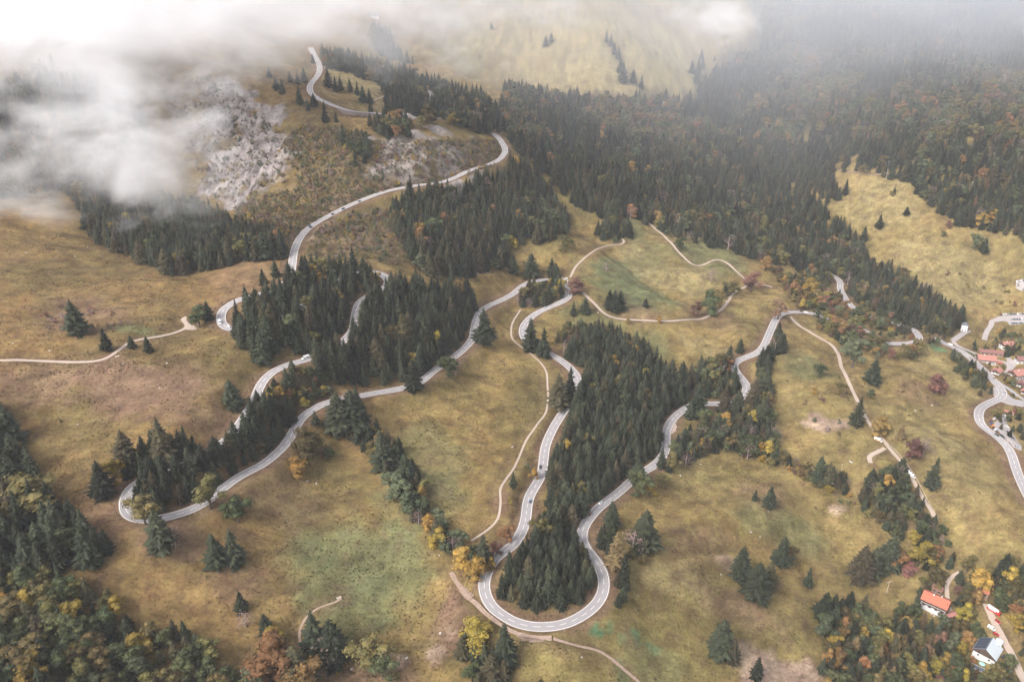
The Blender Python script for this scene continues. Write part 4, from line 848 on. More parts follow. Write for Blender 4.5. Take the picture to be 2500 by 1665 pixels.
for rank, (k, (pts, wd, m, lb)) in enumerate(ROADS.items()):
    P, u = dense(PATHS[k], 1.25); PATHS[k + '_d'] = P
    ragged = m in ('gravel', 'dirt'); h = wd / 2; n2_ = normals2(P)
    if ragged:
        e0 = -h * (1 + .22 * fbm(P[:, 0], P[:, 1], 6, 3) + (.5 * fbm(P[:, 0], P[:, 1], 9, 8) if m == 'dirt' else 0)); e1 = h * (1 + .22 * fbm(P[:, 0], P[:, 1], 6, 5) + (.5 * fbm(P[:, 0], P[:, 1], 9, 9) if m == 'dirt' else 0))
        e0, e1 = e0[:, None], e1[:, None]
    else: e0, e1 = -h, h
    dz = .12 - .006 * rank
    if k == 'main_road': dz = .14
    o = strips([ribbon(P, e0, e1, dz)], k, M[m]); tag(o, lb, kind='structure')
    if k in ('main_road', 'village_road'):
        q0 = [ribbon(P, -h + .05, -h + .30, dz + .02), ribbon(P, h - .30, h - .05, dz + .02)]
        strips(q0, 'edge_line', M['line'], o)
        dash = [];  i = 0
        L0, G0 = 4, 3
        while i + L0 < len(P): dash.append(ribbon(P[i:i + L0 + 1], -.10, .10, dz + .02)); i += L0 + G0 
        strips(dash, 'centre_line', M['line'], o)
        sh = strips([ribbon(P, -h - .6, -h, dz - .03), ribbon(P, h, h + .6, dz - .03)], 'gravel_shoulder', M['verge'], o)

# ---------------------------------------------------------------- trees
def spruce_mesh(seed, levels=21, n=11, wid=.215, droop=.34, gap=0.06):
    r = random.Random(seed); V = []; F = []
    def v_(x, y, z): V.append((x, y, z)); return len(V) - 1
    # inner core of dense twigs
    m = 9; rings = []
    for k in range(7):
        z = .05 + .9 * k / 6; rr = wid * .52 * (1 - (k / 6)) ** .8 + .004
        rings.append([v_(rr * math.cos(6.283 * j / m + k) * r.uniform(.7, 1.2), rr * math.sin(6.283 * j / m + k) * r.uniform(.7, 1.2), z) for j in range(m)])
    for a, b in zip(rings[:-1], rings[1:]):
        for j in range(m): F.append((a[j], a[(j + 1) % m], b[(j + 1) % m], b[j]))
    for k in range(levels):
        f = k / (levels - 1); z = .05 + .93 * f ** .95
        R0 = wid * (1 - f) ** .72 * (1.0 if f > .08 else .8) + .006
        nn = max(4, int(n * (1 - f * .5)))
        a0 = r.random() * 6.283
        for j in range(nn):
            if r.random() < gap: continue
            a = a0 + 6.283 * j / nn + r.uniform(-.3, .3); L_ = R0 * r.uniform(.6, 1.25); dr = droop * L_ * r.uniform(.7, 1.3); zz = z + r.uniform(-.012, .012)
            ca, sa = math.cos(a), math.sin(a); wd_ = L_ * .21 + .006
            p0 = v_(0, 0, zz + .02)
            mx_, my_ = ca * L_ * .55, sa * L_ * .55
            l = v_(mx_ - sa * wd_, my_ + ca * wd_, zz - dr * .75); c = v_(mx_, my_, zz - dr * .25); q_ = v_(mx_ + sa * wd_, my_ - ca * wd_, zz - dr * .75)
            t = v_(ca * L_, sa * L_, zz - dr * .8 + .012 * r.random())
            F += [(p0, l, c), (p0, c, q_), (l, t, c), (c, t, q_)]
            for s_ in (-1, 1):      # side sprays
                e = v_(mx_ * 1.25 - s_ * sa * wd_ * 1.9, my_ * 1.25 + s_ * ca * wd_ * 1.9, zz - dr * 1.15)
                F.append((c, l if s_ > 0 else q_, e))
    tip = [v_(.006 * math.cos(t), .006 * math.sin(t), .95) for t in (0, 2.1, 4.2)]; tt = v_(0, 0, 1.0)
    F += [(tip[0], tip[1], tt), (tip[1], tip[2], tt), (tip[2], tip[0], tt)]
    return V, F
def broad_mesh(seed, nl=13, leaves=46, flat=1.0, sparse=1.0, low=.22, rad=.27):
    r = random.Random(seed); V = []; F = []
    lobes = []
    for k in range(nl):
        a = r.random() * 6.283; f = r.random(); rr = rad * math.sqrt(r.random()) * (1 - .45 * abs(f - .35))
        z = low + (1 - low - .13) * f
        lobes.append((rr * math.cos(a), rr * math.sin(a), z, r.uniform(.085, .16) * (1.15 - .35 * f)))
    lobes.append((0, 0, .86, .12)); lobes.append((0, 0, .55, .2))
    for (x, y, z, s) in lobes:
        if sparse >= .9:       # dense heart of the clump
            ico = [(0, 0, -1), (.72, -.53, -.45), (-.28, -.85, -.45), (-.89, 0, -.45), (-.28, .85, -.45), (.72, .53, -.45), (.28, -.85, .45), (-.72, -.53, .45), (-.72, .53, .45), (.28, .85, .45), (.89, 0, .45), (0, 0, 1)]
            fc = [(0,1,2),(1,0,5),(0,2,3),(0,3,4),(0,4,5),(1,5,10),(2,1,6),(3,2,7),(4,3,8),(5,4,9),(1,10,6),(2,6,7),(3,7,8),(4,8,9),(5,9,10),(6,10,11),(7,6,11),(8,7,11),(9,8,11),(10,9,11)]
            n = len(V); V += [(x + a * s * .72 * r.uniform(.8, 1.15), y + b_ * s * .72 * r.uniform(.8, 1.15), z + c * s * .68) for a, b_, c in ico]; F += [tuple(n + i for i in f_) for f_ in fc]
        for _ in range(int(leaves * sparse)):
            u = Vector((r.gauss(0, 1), r.gauss(0, 1), r.gauss(0, 1))).normalized(); p = Vector((x, y, z)) + u * s * r.uniform(.72, 1.12)
            nrm = (u + Vector((r.gauss(0, .5), r.gauss(0, .5), r.gauss(0, .5) + .2))).normalized(); t1 = nrm.orthogonal().normalized(); t2 = nrm.cross(t1); a = r.random() * 6.28
            e1 = (t1 * math.cos(a) + t2 * math.sin(a)) * r.uniform(.016, .034); e2 = (t2 * math.cos(a) - t1 * math.sin(a)) * r.uniform(.010, .022)
            n = len(V); V += [tuple(p - e1), tuple(p + e2 - nrm * .004), tuple(p + e1), tuple(p - e2 - nrm * .004)]; F.append((n, n + 1, n + 2, n + 3))
    V = [(a, b_, min(c, 1.0) * flat) for a, b_, c in V]
    return V, F
def trunk_mesh(name, m, broad=False, seed=0):
    r = random.Random(seed); mb = MB()
    if broad:
        mb.cyl((0, 0, -.06), (0.01, 0, .4), .024, .014, 7)
        for k in range(6):
            a = k * 1.05 + r.random() * .6; z = .2 + .06 * k
            mb.cyl((0, 0, z), (.17 * math.cos(a), .17 * math.sin(a), z + .17), .011, .004, 5)
        mb.cyl((0.01, 0, .4), (0, 0.01, .82), .014, .004, 6)
    else: mb.cyl((0, 0, -.06), (0, 0, .93), .016, .003, 7)
    me = bpy.data.meshes.new(name); me.from_pydata(mb.V, [], mb.F); me.materials.append(m); return me
CROWN = {}      # foliage key -> list of meshes
def fol_mesh(name, VF, m): return np_mesh(name, VF[0], VF[1], [m])
_sv = [spruce_mesh(1), spruce_mesh(2, 20, 10, .19, .45, .1), spruce_mesh(3, 23, 12, .24, .28, .05), spruce_mesh(4, 18, 10, .17, .55, .15), spruce_mesh(6, 19, 11, .225, .4, .14)]
_bv = [broad_mesh(11), broad_mesh(12, 15, 44, 1, 1, .16, .24), broad_mesh(13, 11, 52, 1, 1, .26, .3)]
_bare = [broad_mesh(21, 12, 36, 1, .55, .2, .27), broad_mesh(22, 10, 36, 1, .6, .25, .24)]
for k in ('spruce', 'spruce_olive'): CROWN[k] = [fol_mesh(k + '_crown', v_, LM[k]) for v_ in (_sv if k == 'spruce' else _sv[:3])]
CROWN['larch'] = [fol_mesh('larch_crown', spruce_mesh(5, 20, 9, .2, .2, .1), LM['larch'])]
for k in ('green', 'sage', 'olive', 'yellow', 'orange', 'rust'): CROWN[k] = [fol_mesh(k + '_crown', v_, LM[k]) for v_ in (_bv if k in ('green', 'olive') else _bv[:2])]
CROWN['bare'] = [fol_mesh('bare_crown', v_, LM['bare']) for v_ in _bare]
TR_S = trunk_mesh('spruce_trunk', M['bark']); TR_B = trunk_mesh('broadleaf_trunk', M['bark'], True, 3); TR_P = trunk_mesh('bare_trunk', M['palebark'], True, 4)
BUSHM = {}
_bu = [broad_mesh(31, 8, 40, 1, 1, .12, .38), broad_mesh(32, 6, 40, 1, .95, .1, .42)]
for k in ('olive', 'larch', 'green', 'bare', 'rust', 'sage', 'yellow'): BUSHM[k] = [fol_mesh(k + '_bush', v_, LM[k]) for v_ in (_bu if k in ('olive', 'green', 'bare') else _bu[:1])]
def width_of(kind, key, h): return h * (1.0 if kind == 'spruce' or key == 'larch' else (1.5 if h > 9 else 1.7))
r = np.random.default_rng(5)
def spec(t):
    x, y, z, h, kind, key, wk, lb = t
    ms = BUSHM[key] if kind == 'bush' else CROWN[key]
    sx = h * (1.35 if kind == 'bush' else (1.26 if (kind == 'spruce' or key == 'larch') else 1.42)) * r.uniform(.85, 1.3)
    if kind == 'spruce' and lb: sx *= 1.25
    elif kind == 'spruce' and h < 14: sx *= 1.15
    return dict(x=x, y=y, z=z, h=h, kind=kind, key=key, wood=wk, label=lb, var=int(r.integers(len(ms))), sx=sx, rz=float(r.random() * 6.283))
ALL = [spec(t) for t in TREES] + [spec(t) for t in BUSHES]
# how much of each one shows in the photograph: nearest-first painting of rough outlines at half the render's size
W2, H2 = 1024, 681
sc = W2 / 2500
idb = np.full((H2, W2), -1, np.int32)
X = np.array([a['x'] for a in ALL]); Y = np.array([a['y'] for a in ALL]); Z = np.array([a['z'] for a in ALL]); Hh = np.array([a['h'] for a in ALL])
bx, by, dd = project(X, Y, Z); tx, ty, _ = project(X, Y, Z + Hh)
order = np.argsort(dd)                                            # near to far: a pixel once taken stays taken
bx, by, tx, ty = bx * sc, by * sc, tx * sc, ty * sc
area = np.zeros(len(ALL), int)
for i in order:
    if ty[i] > H2 + 3 or by[i] < -3 or dd[i] < 100: continue
    a = ALL[i]; hw = (.17 if a['kind'] == 'spruce' else .3) * a['sx'] * FPX * sc / dd[i]
    if max(bx[i], tx[i]) + hw < 0 or min(bx[i], tx[i]) - hw > W2: continue
    y0, y1 = int(max(0, ty[i])), int(min(H2 - 1, by[i] + hw * .5))
    for yy in range(y0, y1 + 1):
        f_ = (yy + .5 - ty[i]) / max(1e-3, by[i] + hw * .5 - ty[i]); cx = tx[i] + (bx[i] - tx[i]) * f_
        ww = hw * (f_ if a['kind'] == 'spruce' else math.sqrt(max(0, 1 - (2 * f_ - 1) ** 2)))
        x0, x1 = int(max(0, cx - ww + .5)), int(min(W2, cx + ww + .5))
        if x1 > x0:
            row = idb[yy, x0:x1]; m_ = row < 0; c_ = int(m_.sum())
            if c_: row[m_] = i; area[i] += c_
for a, s_ in zip(ALL, area): a['area'] = int(s_)
def pick(kind, n):
    c = [i for i, a in enumerate(ALL) if a['kind'] == kind]; named = [i for i in c if ALL[i]['label']]
    rest = sorted((i for i in c if not ALL[i]['label'] and ALL[i]['area'] > 3), key=lambda i: -ALL[i]['area'])
    return named + rest[:max(0, n - len(named))]
CH = {'spruce': pick('spruce', 295), 'broadleaf': pick('broadleaf', 295), 'bush': pick('bush', 295)}
chosen = set(sum(CH.values(), []))
LEAFW = {'spruce': 'dark spruce', 'spruce_olive': 'olive tinged spruce', 'larch': 'brown needled tree', 'green': 'green leafy tree', 'sage': 'sage green tree', 'olive': 'olive yellow tree',
         'yellow': 'bright yellow tree', 'orange': 'orange tree', 'rust': 'rust brown tree', 'bare': 'thin bare tree'}
SCR = {'rockscrub': 'the rocky slope above the road', 'rockface': 'the pale rock face', 'clearing': 'the brown clearing below the upper road', 'gully': 'the gully above the bend', 'verge': 'the bank beside the road',
       'dirtmix': 'the bare ground at the bottom edge', 'ravinescrub': 'the gully beside the rounded meadow', 'villageyard': 'the village gardens', 'slopes': 'the foot of the grassy slope', 'trackside': 'the bare bank left of the gravel track', 'meadow': 'the open meadow', 'shrubs': 'the lone spruce meadow'}
# a label for every one of them: the kind and size, and where in its wood it stands
groups = {}
for i in chosen:
    if not ALL[i]['label']: groups.setdefault((ALL[i]['wood'], ALL[i]['kind'], ALL[i]['key']), []).append(i)
def place_word(i, ids):
    xs = np.array([bx[j] for j in ids]); ys = np.array([by[j] for j in ids])
    fx = (xs < bx[i]).mean(); fy = (ys < by[i]).mean()
    n = len(ids); nc = 1 if n < 3 else (2 if n < 6 else (3 if n < 14 else 5))
    cx = int(min(nc - 1, fx * nc)); cy_ = int(min(nc - 1, fy * nc))
    wx = {1: [''], 2: ['left', 'right'], 3: ['left', 'middle', 'right'], 5: ['far left', 'left', 'middle', 'right', 'far right']}[nc][cx]
    wy = {1: [''], 2: ['upper', 'lower'], 3: ['upper', 'central', 'lower'], 5: ['top', 'upper', 'central', 'lower', 'bottom']}[nc][cy_]
    return ' '.join(q_ for q_ in (wy, wx) if q_)
for (wk, kind, key), ids in groups.items():
    hs_all = np.array(sorted(ALL[j]['h'] for j in ids)); ws_all = np.array([ALL[j]['sx'] / ALL[j]['h'] for j in ids])
    where = 'the ' + WOODS[wk][0] if kind != 'bush' else SCR[wk]
    for i in ids:
        a = ALL[i]; q3 = (hs_all < a['h']).mean(); wv = (ws_all < a['sx'] / a['h']).mean()
        size = 'tall' if q3 > .66 else ('' if q3 > .33 else 'small'); br = 'broad' if wv > .66 else ('' if wv > .33 else 'slim')
        word = LEAFW[key] if kind != 'bush' else LEAFW[key].replace('tree', 'bush').replace('needled', 'twigged')
        pos = place_word(i, ids)
        a['label'] = ' '.join(q_ for q_ in (size, br, word) if q_) + (', ' + pos + ' part of ' if pos else ' in ') + where
        a['group'] = {'spruce': 'spruces', 'broadleaf': 'leafy trees', 'bush': 'bushes'}[kind] + ' of ' + where
first = {}
def put_tree(a):
    if a['kind'] == 'bush':
        name = 'bush'; o = link(name, BUSHM[a['key']][a['var']]); o.location = (a['x'], a['y'], a['z'] - .05 * a['h']); o.rotation_euler = (0, 0, a['rz']); o.scale = (a['sx'], a['sx'], a['h'])
        return tag(o, a['label'], 'bush', a.get('group'))
    name = 'spruce_tree' if a['kind'] == 'spruce' else 'broadleaf_tree'
    e = empty(name, (a['x'], a['y'], a['z'] - .01 * a['h']), a['rz']); e.scale = (a['sx'], a['sx'], a['h'])
    link('crown', CROWN[a['key']][a['var']], e)
    link('trunk', TR_S if a['kind'] == 'spruce' else (TR_P if a['key'] == 'bare' else TR_B), e)
    return tag(e, a['label'], 'spruce tree' if a['kind'] == 'spruce' else 'tree', a.get('group'))
for i in sorted(chosen): put_tree(ALL[i])
# the rest of the forest: one object of each kind, its trees set out by geometry nodes
def mass(name, label, kind):
    rest = [a for i, a in enumerate(ALL) if i not in chosen and a['kind'] == kind]
    if not rest: return
    combos = sorted({(a['key'], a['var']) for a in rest}); ci = {c: k for k, c in enumerate(combos)}
    me = bpy.data.meshes.new(name); me.from_pydata([(a['x'], a['y'], a['z'] - .02 * a['h']) for a in rest], [], [])
    for nm, ty_, val in (('kind_no', 'INT', [ci[(a['key'], a['var'])] for a in rest]), ('rz', 'FLOAT', [a['rz'] for a in rest])):
        at_ = me.attributes.new(nm, ty_, 'POINT'); at_.data.foreach_set('value', val)
    at_ = me.attributes.new('size', 'FLOAT_VECTOR', 'POINT'); at_.data.foreach_set('vector', np.array([(a['sx'], a['sx'], a['h']) for a in rest], np.float32).ravel())
    o = link(name, me); ng = bpy.data.node_groups.new(name, 'GeometryNodeTree')
    ng.interface.new_socket('Geometry', in_out='INPUT', socket_type='NodeSocketGeometry'); ng.interface.new_socket('Geometry', in_out='OUTPUT', socket_type='NodeSocketGeometry')
    n = ng.nodes; gi = n.new('NodeGroupInput'); go = n.new('NodeGroupOutput'); jn = n.new('GeometryNodeJoinGeometry')
    def attr(nm, ty_): a_ = n.new('GeometryNodeInputNamedAttribute'); a_.data_type = ty_; a_.inputs[0].default_value = nm; return a_
    kn, sz, rz_ = attr('kind_no', 'INT'), attr('size', 'FLOAT_VECTOR'), attr('rz', 'FLOAT')
    cb = n.new('ShaderNodeCombineXYZ'); ng.links.new(rz_.outputs[0], cb.inputs[2])
    for (key, var), k in ci.items():
        cr = BUSHM[key][var] if kind == 'bush' else CROWN[key][var]
        src = next((o_ for o_ in COL.objects if o_.type == 'MESH' and o_.data == cr), None)
        if src is None: continue
        oi = n.new('GeometryNodeObjectInfo'); oi.inputs['Object'].default_value = src; oi.transform_space = 'ORIGINAL'
        cmp_ = n.new('FunctionNodeCompare'); cmp_.data_type = 'INT'; cmp_.operation = 'EQUAL'; cmp_.inputs[3].default_value = k
        ng.links.new(kn.outputs[0], cmp_.inputs[2])
        ip = n.new('GeometryNodeInstanceOnPoints'); ng.links.new(gi.outputs[0], ip.inputs['Points']); ng.links.new(cmp_.outputs[0], ip.inputs['Selection'])
        ng.links.new(oi.outputs['Geometry'], ip.inputs['Instance']); ng.links.new(cb.outputs[0], ip.inputs['Rotation']); ng.links.new(sz.outputs[0], ip.inputs['Scale'])
        ng.links.new(ip.outputs[0], jn.inputs[0])
    ng.links.new(jn.outputs[0], go.inputs[0])
    md = o.modifiers.new('forest', 'NODES'); md.node_group = ng
    return tag(o, label, kind='stuff')
mass('spruce_forest', 'dense mass of dark spruces filling the woods and the mountainside', 'spruce')
mass('leafy_forest', 'mass of autumn coloured leafy trees mixed through the woods', 'broadleaf')
mass('scrub', 'scattered low bushes on the rocky and open slopes', 'bush')
print('TREES', {k: sum(a['kind'] == k for a in ALL) for k in ('spruce', 'broadleaf', 'bush')})

# ---------------------------------------------------------------- rough grass: tufts and tussocks over the meadows
def tuft_mesh(seed, n=16):
    r = random.Random(seed); V = []; F = []
    for _ in range(n):
        a = r.random() * 6.283; d = .42 * math.sqrt(r.random()); x, y = d * math.cos(a), d * math.sin(a); h_ = r.uniform(.25, .8) * (1 - d); w_ = r.uniform(.07, .15); b_ = r.random() * 6.283
        k = len(V); V += [(x - w_ * math.cos(b_), y - w_ * math.sin(b_), 0), (x + w_ * math.cos(b_), y + w_ * math.sin(b_), 0), (x + .3 * math.cos(a) * h_, y + .3 * math.sin(a) * h_, h_)]; F.append((k, k + 1, k + 2))
    return V, F
TM = [('tan', (.215, .155, .068)), ('olive_grass', (.108, .098, .038)), ('brown_grass', (.112, .076, .043)), ('straw', (.26, .20, .10))]
tm = []
for k, (nm, c) in enumerate(TM):
    m_ = leaf_mat(nm + '_tuft', c, tuple(v_ * .7 for v_ in c), .3, 2); tm.append(m_)
r = np.random.default_rng(404); n_ = 420000
X = r.uniform(-620, 760, n_); Y = 330 + 1000 * r.random(n_) ** 1.15
cl = fbm(X, Y, 30, 201, 4) + .6 * fbm(X, Y, 6, 207, 2); soil = np.stack([bil(GC[..., q], X, Y) for q in range(3)], -1)
fo = bil(f[..., 0], X, Y); rk = bil(ROCKY, X, Y); RDv = rd(X, Y)
keep = (cl + r.normal(0, .22, n_) > .0) & (fo < .3) & (rk < .4) & (RDv > 1.4)
X, Y, cl, soil = X[keep], Y[keep], cl[keep], soil[keep]; Z = hz(X, Y)
px, py, d_ = project(X, Y, Z); k = (px > -150) & (px < 2650) & (py < 1800); X, Y, Z, cl, soil = X[k], Y[k], Z[k], cl[k], soil[k]
n_ = len(X); red = soil[:, 0] / np.maximum(soil[:, 1], 1e-3)
c2 = fbm(X, Y, 18, 221, 3) + r.normal(0, .25, n_)
kind_ = np.where(c2 > .3, 2, np.where(c2 > -.12, 1, 0)); kind_ = np.where((red > 1.45) & (c2 > -.1), 2, kind_); kind_ = np.where((c2 < -.42), 3, kind_); kind_ = np.where((red < 1.0) & (kind_ != 1), 1, kind_)
me = bpy.data.meshes.new('meadow_grass'); me.vertices.add(n_); me.vertices.foreach_set('co', np.stack([X, Y, Z], 1).astype(np.float32).ravel())
for nm, ty_, v_ in (('kind_no', 'INT', kind_.astype(np.int32)), ('rz', 'FLOAT', r.uniform(0, 6.28, n_).astype(np.float32)), ('size', 'FLOAT', (.5 + .95 * r.random(n_) ** 2).astype(np.float32))):
    a_ = me.attributes.new(nm, ty_, 'POINT'); a_.data.foreach_set('value', v_)
grass = link('meadow_grass', me); ng = bpy.data.node_groups.new('tufts', 'GeometryNodeTree')
ng.interface.new_socket('Geometry', in_out='INPUT', socket_type='NodeSocketGeometry'); ng.interface.new_socket('Geometry', in_out='OUTPUT', socket_type='NodeSocketGeometry')
n = ng.nodes; gi = n.new('NodeGroupInput'); go = n.new('NodeGroupOutput'); jn = n.new('GeometryNodeJoinGeometry')
def attr(nm, ty_): a_ = n.new('GeometryNodeInputNamedAttribute'); a_.data_type = ty_; a_.inputs[0].default_value = nm; return a_
kn, sz, rz_ = attr('kind_no', 'INT'), attr('size', 'FLOAT'), attr('rz', 'FLOAT'); cb = n.new('ShaderNodeCombineXYZ'); ng.links.new(rz_.outputs[0], cb.inputs[2])
tg_ = gp([(900, 1290), (700, 1240), (430, 900), (1600, 1400)])
for k in range(4):
    t_ = link('grass_tussock', np_mesh('tussock', *tuft_mesh(60 + k), [tm[k]])); t_.location = tg_[k]
    tag(t_, ['pale tan grass tussock on the green meadow', 'olive grass tussock under the left road', 'brown grass tussock on the upper brown slope', 'straw coloured tussock on the lower right meadow'][k], 'grass tussock')
    oi = n.new('GeometryNodeObjectInfo'); oi.inputs['Object'].default_value = t_; oi.transform_space = 'ORIGINAL'
    cmp_ = n.new('FunctionNodeCompare'); cmp_.data_type = 'INT'; cmp_.operation = 'EQUAL'; cmp_.inputs[3].default_value = k; ng.links.new(kn.outputs[0], cmp_.inputs[2])
    ip = n.new('GeometryNodeInstanceOnPoints'); ng.links.new(gi.outputs[0], ip.inputs['Points']); ng.links.new(cmp_.outputs[0], ip.inputs['Selection'])
    ng.links.new(oi.outputs['Geometry'], ip.inputs['Instance']); ng.links.new(cb.outputs[0], ip.inputs['Rotation']); ng.links.new(sz.outputs[0], ip.inputs['Scale']); ng.links.new(ip.outputs[0], jn.inputs[0])
ng.links.new(jn.outputs[0], go.inputs[0]); md = grass.modifiers.new('tufts', 'NODES'); md.node_group = ng
tag(grass, 'rough tufted grass covering the meadows', kind='stuff')
print('tufts', n_)

# ---------------------------------------------------------------- patches of gravel and asphalt: lay-bys, car parks, yards
def patch(name, label, pts, m, step=1.6, dz=.22):
    g = gp(pts); poly = [(p[0], p[1]) for p in g]; xs, ys = g[:, 0], g[:, 1]
    X, Y = np.meshgrid(np.arange(xs.min(), xs.max() + step, step), np.arange(ys.min(), ys.max() + step, step))
    wob = fbm(X, Y, 7, 12) * 1.5; ins = inside(poly, X + wob, Y + wob * .6)
    Z = hz(X, Y) + dz; idx = np.arange(X.size).reshape(X.shape)
    k = ins[:-1, :-1] & ins[1:, :-1] & ins[:-1, 1:] & ins[1:, 1:]
    F = np.stack([idx[:-1, :-1], idx[:-1, 1:], idx[1:, 1:], idx[1:, :-1]], -1)[k]
    if not len(F): return
    u, inv = np.unique(F, return_inverse=True); V = np.stack([X.ravel(), Y.ravel(), Z.ravel()], 1)[u]
    return tag(link(name, np_mesh(name, V, inv.reshape(F.shape), [m])), label, kind='structure')
patch('layby_ground', 'small asphalt lay-by at the upper hairpin', T(2, 1, '445,975 530,1005 525,1060 480,1050 415,1010'), M['concrete'])
patch('layby_ground', 'gravel lay-by inside the right hand bend', T(2, 2, '1445,870 1455,790 1490,720 1522,735 1520,830 1490,860'), M['gravel'], dz=.2)
patch('parking_ground', 'gravel parking place on the pass', T(1, 0, '1300,1035 1450,1050 1475,1085 1440,1110 1385,1135 1330,1100'), M['gravel'])
patch('parking_ground', 'small parking place behind the pass', T(1, 0, '1440,850 1510,850 1500,890 1440,895'), M['concrete'])
patch('bare_earth_ground', 'patch of pale bare earth left of the bottom bend', T(1, 3, '1800,570 1870,640 1925,695 2005,740 1990,830 1930,835 1870,770 1845,700'), M['dirt'])
patch('bare_earth_ground', 'pale gravel apron below the bottom bend', T(2, 3, '20,1100 150,1135 370,1140 375,1180 200,1222 50,1185'), M['dirt'])
patch('turning_ground', 'gravel turning place at the end of the meadow path', T(0, 1, '1650,1370 1720,1340 1740,1400 1825,1450 1790,1480 1700,1475'), M['gravel'])
patch('parking_ground', 'gravel parking area beside the valley road', T(3, 2, '2060,770 2120,700 2190,690 2215,780 2280,880 2340,960 2340,1030 2260,990 2150,870'), M['concrete'])
patch('parking_ground', 'large village car park at the right edge', T(3, 1, '2045,1375 2120,1340 2355,1310 2700,1310 2700,1440 2220,1425 2180,1390 2050,1400'), M['concrete'])
patch('parking_ground', 'pale parking place at the foot of the grassy slope', T(3, 1, '2270,1040 2360,1000 2600,1000 2600,1130 2340,1120 2275,1090'), M['concrete'])
patch('plaza_ground', 'pale paved place between the valley road and the street', T(3, 2, '2060,500 2070,400 2130,470 2200,540 2355,555 2600,560 2600,625 2330,612 2200,590 2110,560'), M['concrete'])
patch('yard_ground', 'gravel yard in front of the red roofed chalet', T(3, 3, '1630,850 1690,860 1725,930 1650,960 1590,930'), M['gravel'])
patch('yard_ground', 'terrace below the red roofed chalet', T(3, 3, '1350,860 1400,850 1580,960 1540,990 1460,920 1380,905'), M['gravel'])
patch('yard_ground', 'pale yard of the village houses', T(3, 2, '2180,150 2230,150 2300,220 2240,290 2210,330 2190,250'), M['concrete'])

# ---------------------------------------------------------------- vehicles
_paint = {}
def paint(c):
    if c not in _paint:
        col = {'white': (.78, .78, .77), 'silver': (.36, .38, .40), 'grey': (.14, .15, .16), 'black': (.018, .019, .022), 'red': (.42, .03, .03), 'blue': (.04, .09, .17), 'maroon': (.13, .02, .03), 'green': (.03, .07, .06), 'orange': (.72, .25, .03), 'teal': (.04, .12, .13), 'yellow': (.7, .5, .08)}[c]
        m = mat(c + '_car_paint', col, .3, spec=.5); m.node_tree.nodes['Principled BSDF'].inputs['Coat Weight'].default_value = .4; _paint[c] = m
    return _paint[c]
def wheels(root, xs, y, r=.33, w_=.22):
    for x in xs:
        for s in (-1, 1):
            wmb = MB().cyl((x, s * y - s * w_ / 2, r), (x, s * y + s * w_ / 2, r), r, n=14); wo = wmb.build('wheel', M['rubber'], root)
            MB().cyl((x, s * y + s * w_ / 2, r), (x, s * (y + w_ / 2 + .015), r), r * .62, n=10).build('rim', M['steel'], wo)
_lamp_red = mat('tail_lamp', (.35, .02, .02), .3)
def car_proto(c, shape='hatch'):
    root = empty('car')
    if shape == 'hatch':
        L_, H_ = 4.3, 1.48; low = [(-2.15, .32), (-2.18, .75), (-2.05, .95), (.85, .95), (2.0, .78), (2.15, .6), (2.12, .3)]; cab = [(-2.0, .93), (-1.75, 1.42), (-1.3, 1.48), (.1, 1.46), (1.0, .93)]
    elif shape == 'estate':
        L_, H_ = 4.6, 1.5; low = [(-2.3, .32), (-2.33, .8), (-2.25, .98), (.95, .96), (2.15, .8), (2.3, .6), (2.26, .3)]; cab = [(-2.22, .96), (-2.0, 1.46), (-1.6, 1.52), (.2, 1.5), (1.1, .94)]
    else:
        L_, H_ = 4.5, 1.75; low = [(-2.25, .38), (-2.28, .9), (-2.2, 1.08), (1.0, 1.06), (2.1, .95), (2.25, .7), (2.2, .38)]; cab = [(-2.2, 1.06), (-2.0, 1.66), (-1.7, 1.74), (.1, 1.72), (.95, 1.04)]
    MB().prism(low, -.9, .9).build('body', paint(c), root, .06)
    MB().prism([(x, z) for x, z in cab], -.76, .76).build('window_glass', M['glass'], root, .05)
    zt = max(z for x, z in cab); xr0 = cab[2][0]; xr1 = cab[3][0]
    MB().box(((xr0 + xr1) / 2, 0, zt + .012), (xr1 - xr0, 1.5, .05)).build('roof_panel', paint(c), root, .015)
    wheels(root, (-L_ * .3, L_ * .3), .82)
    for s in (-1, 1):
        MB().box((L_ / 2 - .08, s * .66, .7), (.14, .34, .14)).build('headlight', M['chrome'], root)
        MB().box((-L_ / 2 + .01, s * .7, .82), (.08, .26, .16)).build('tail_light', _lamp_red, root)
        MB().box((.75, s * .98, 1.0), (.16, .14, .12)).build('mirror', paint(c), root)
    return root
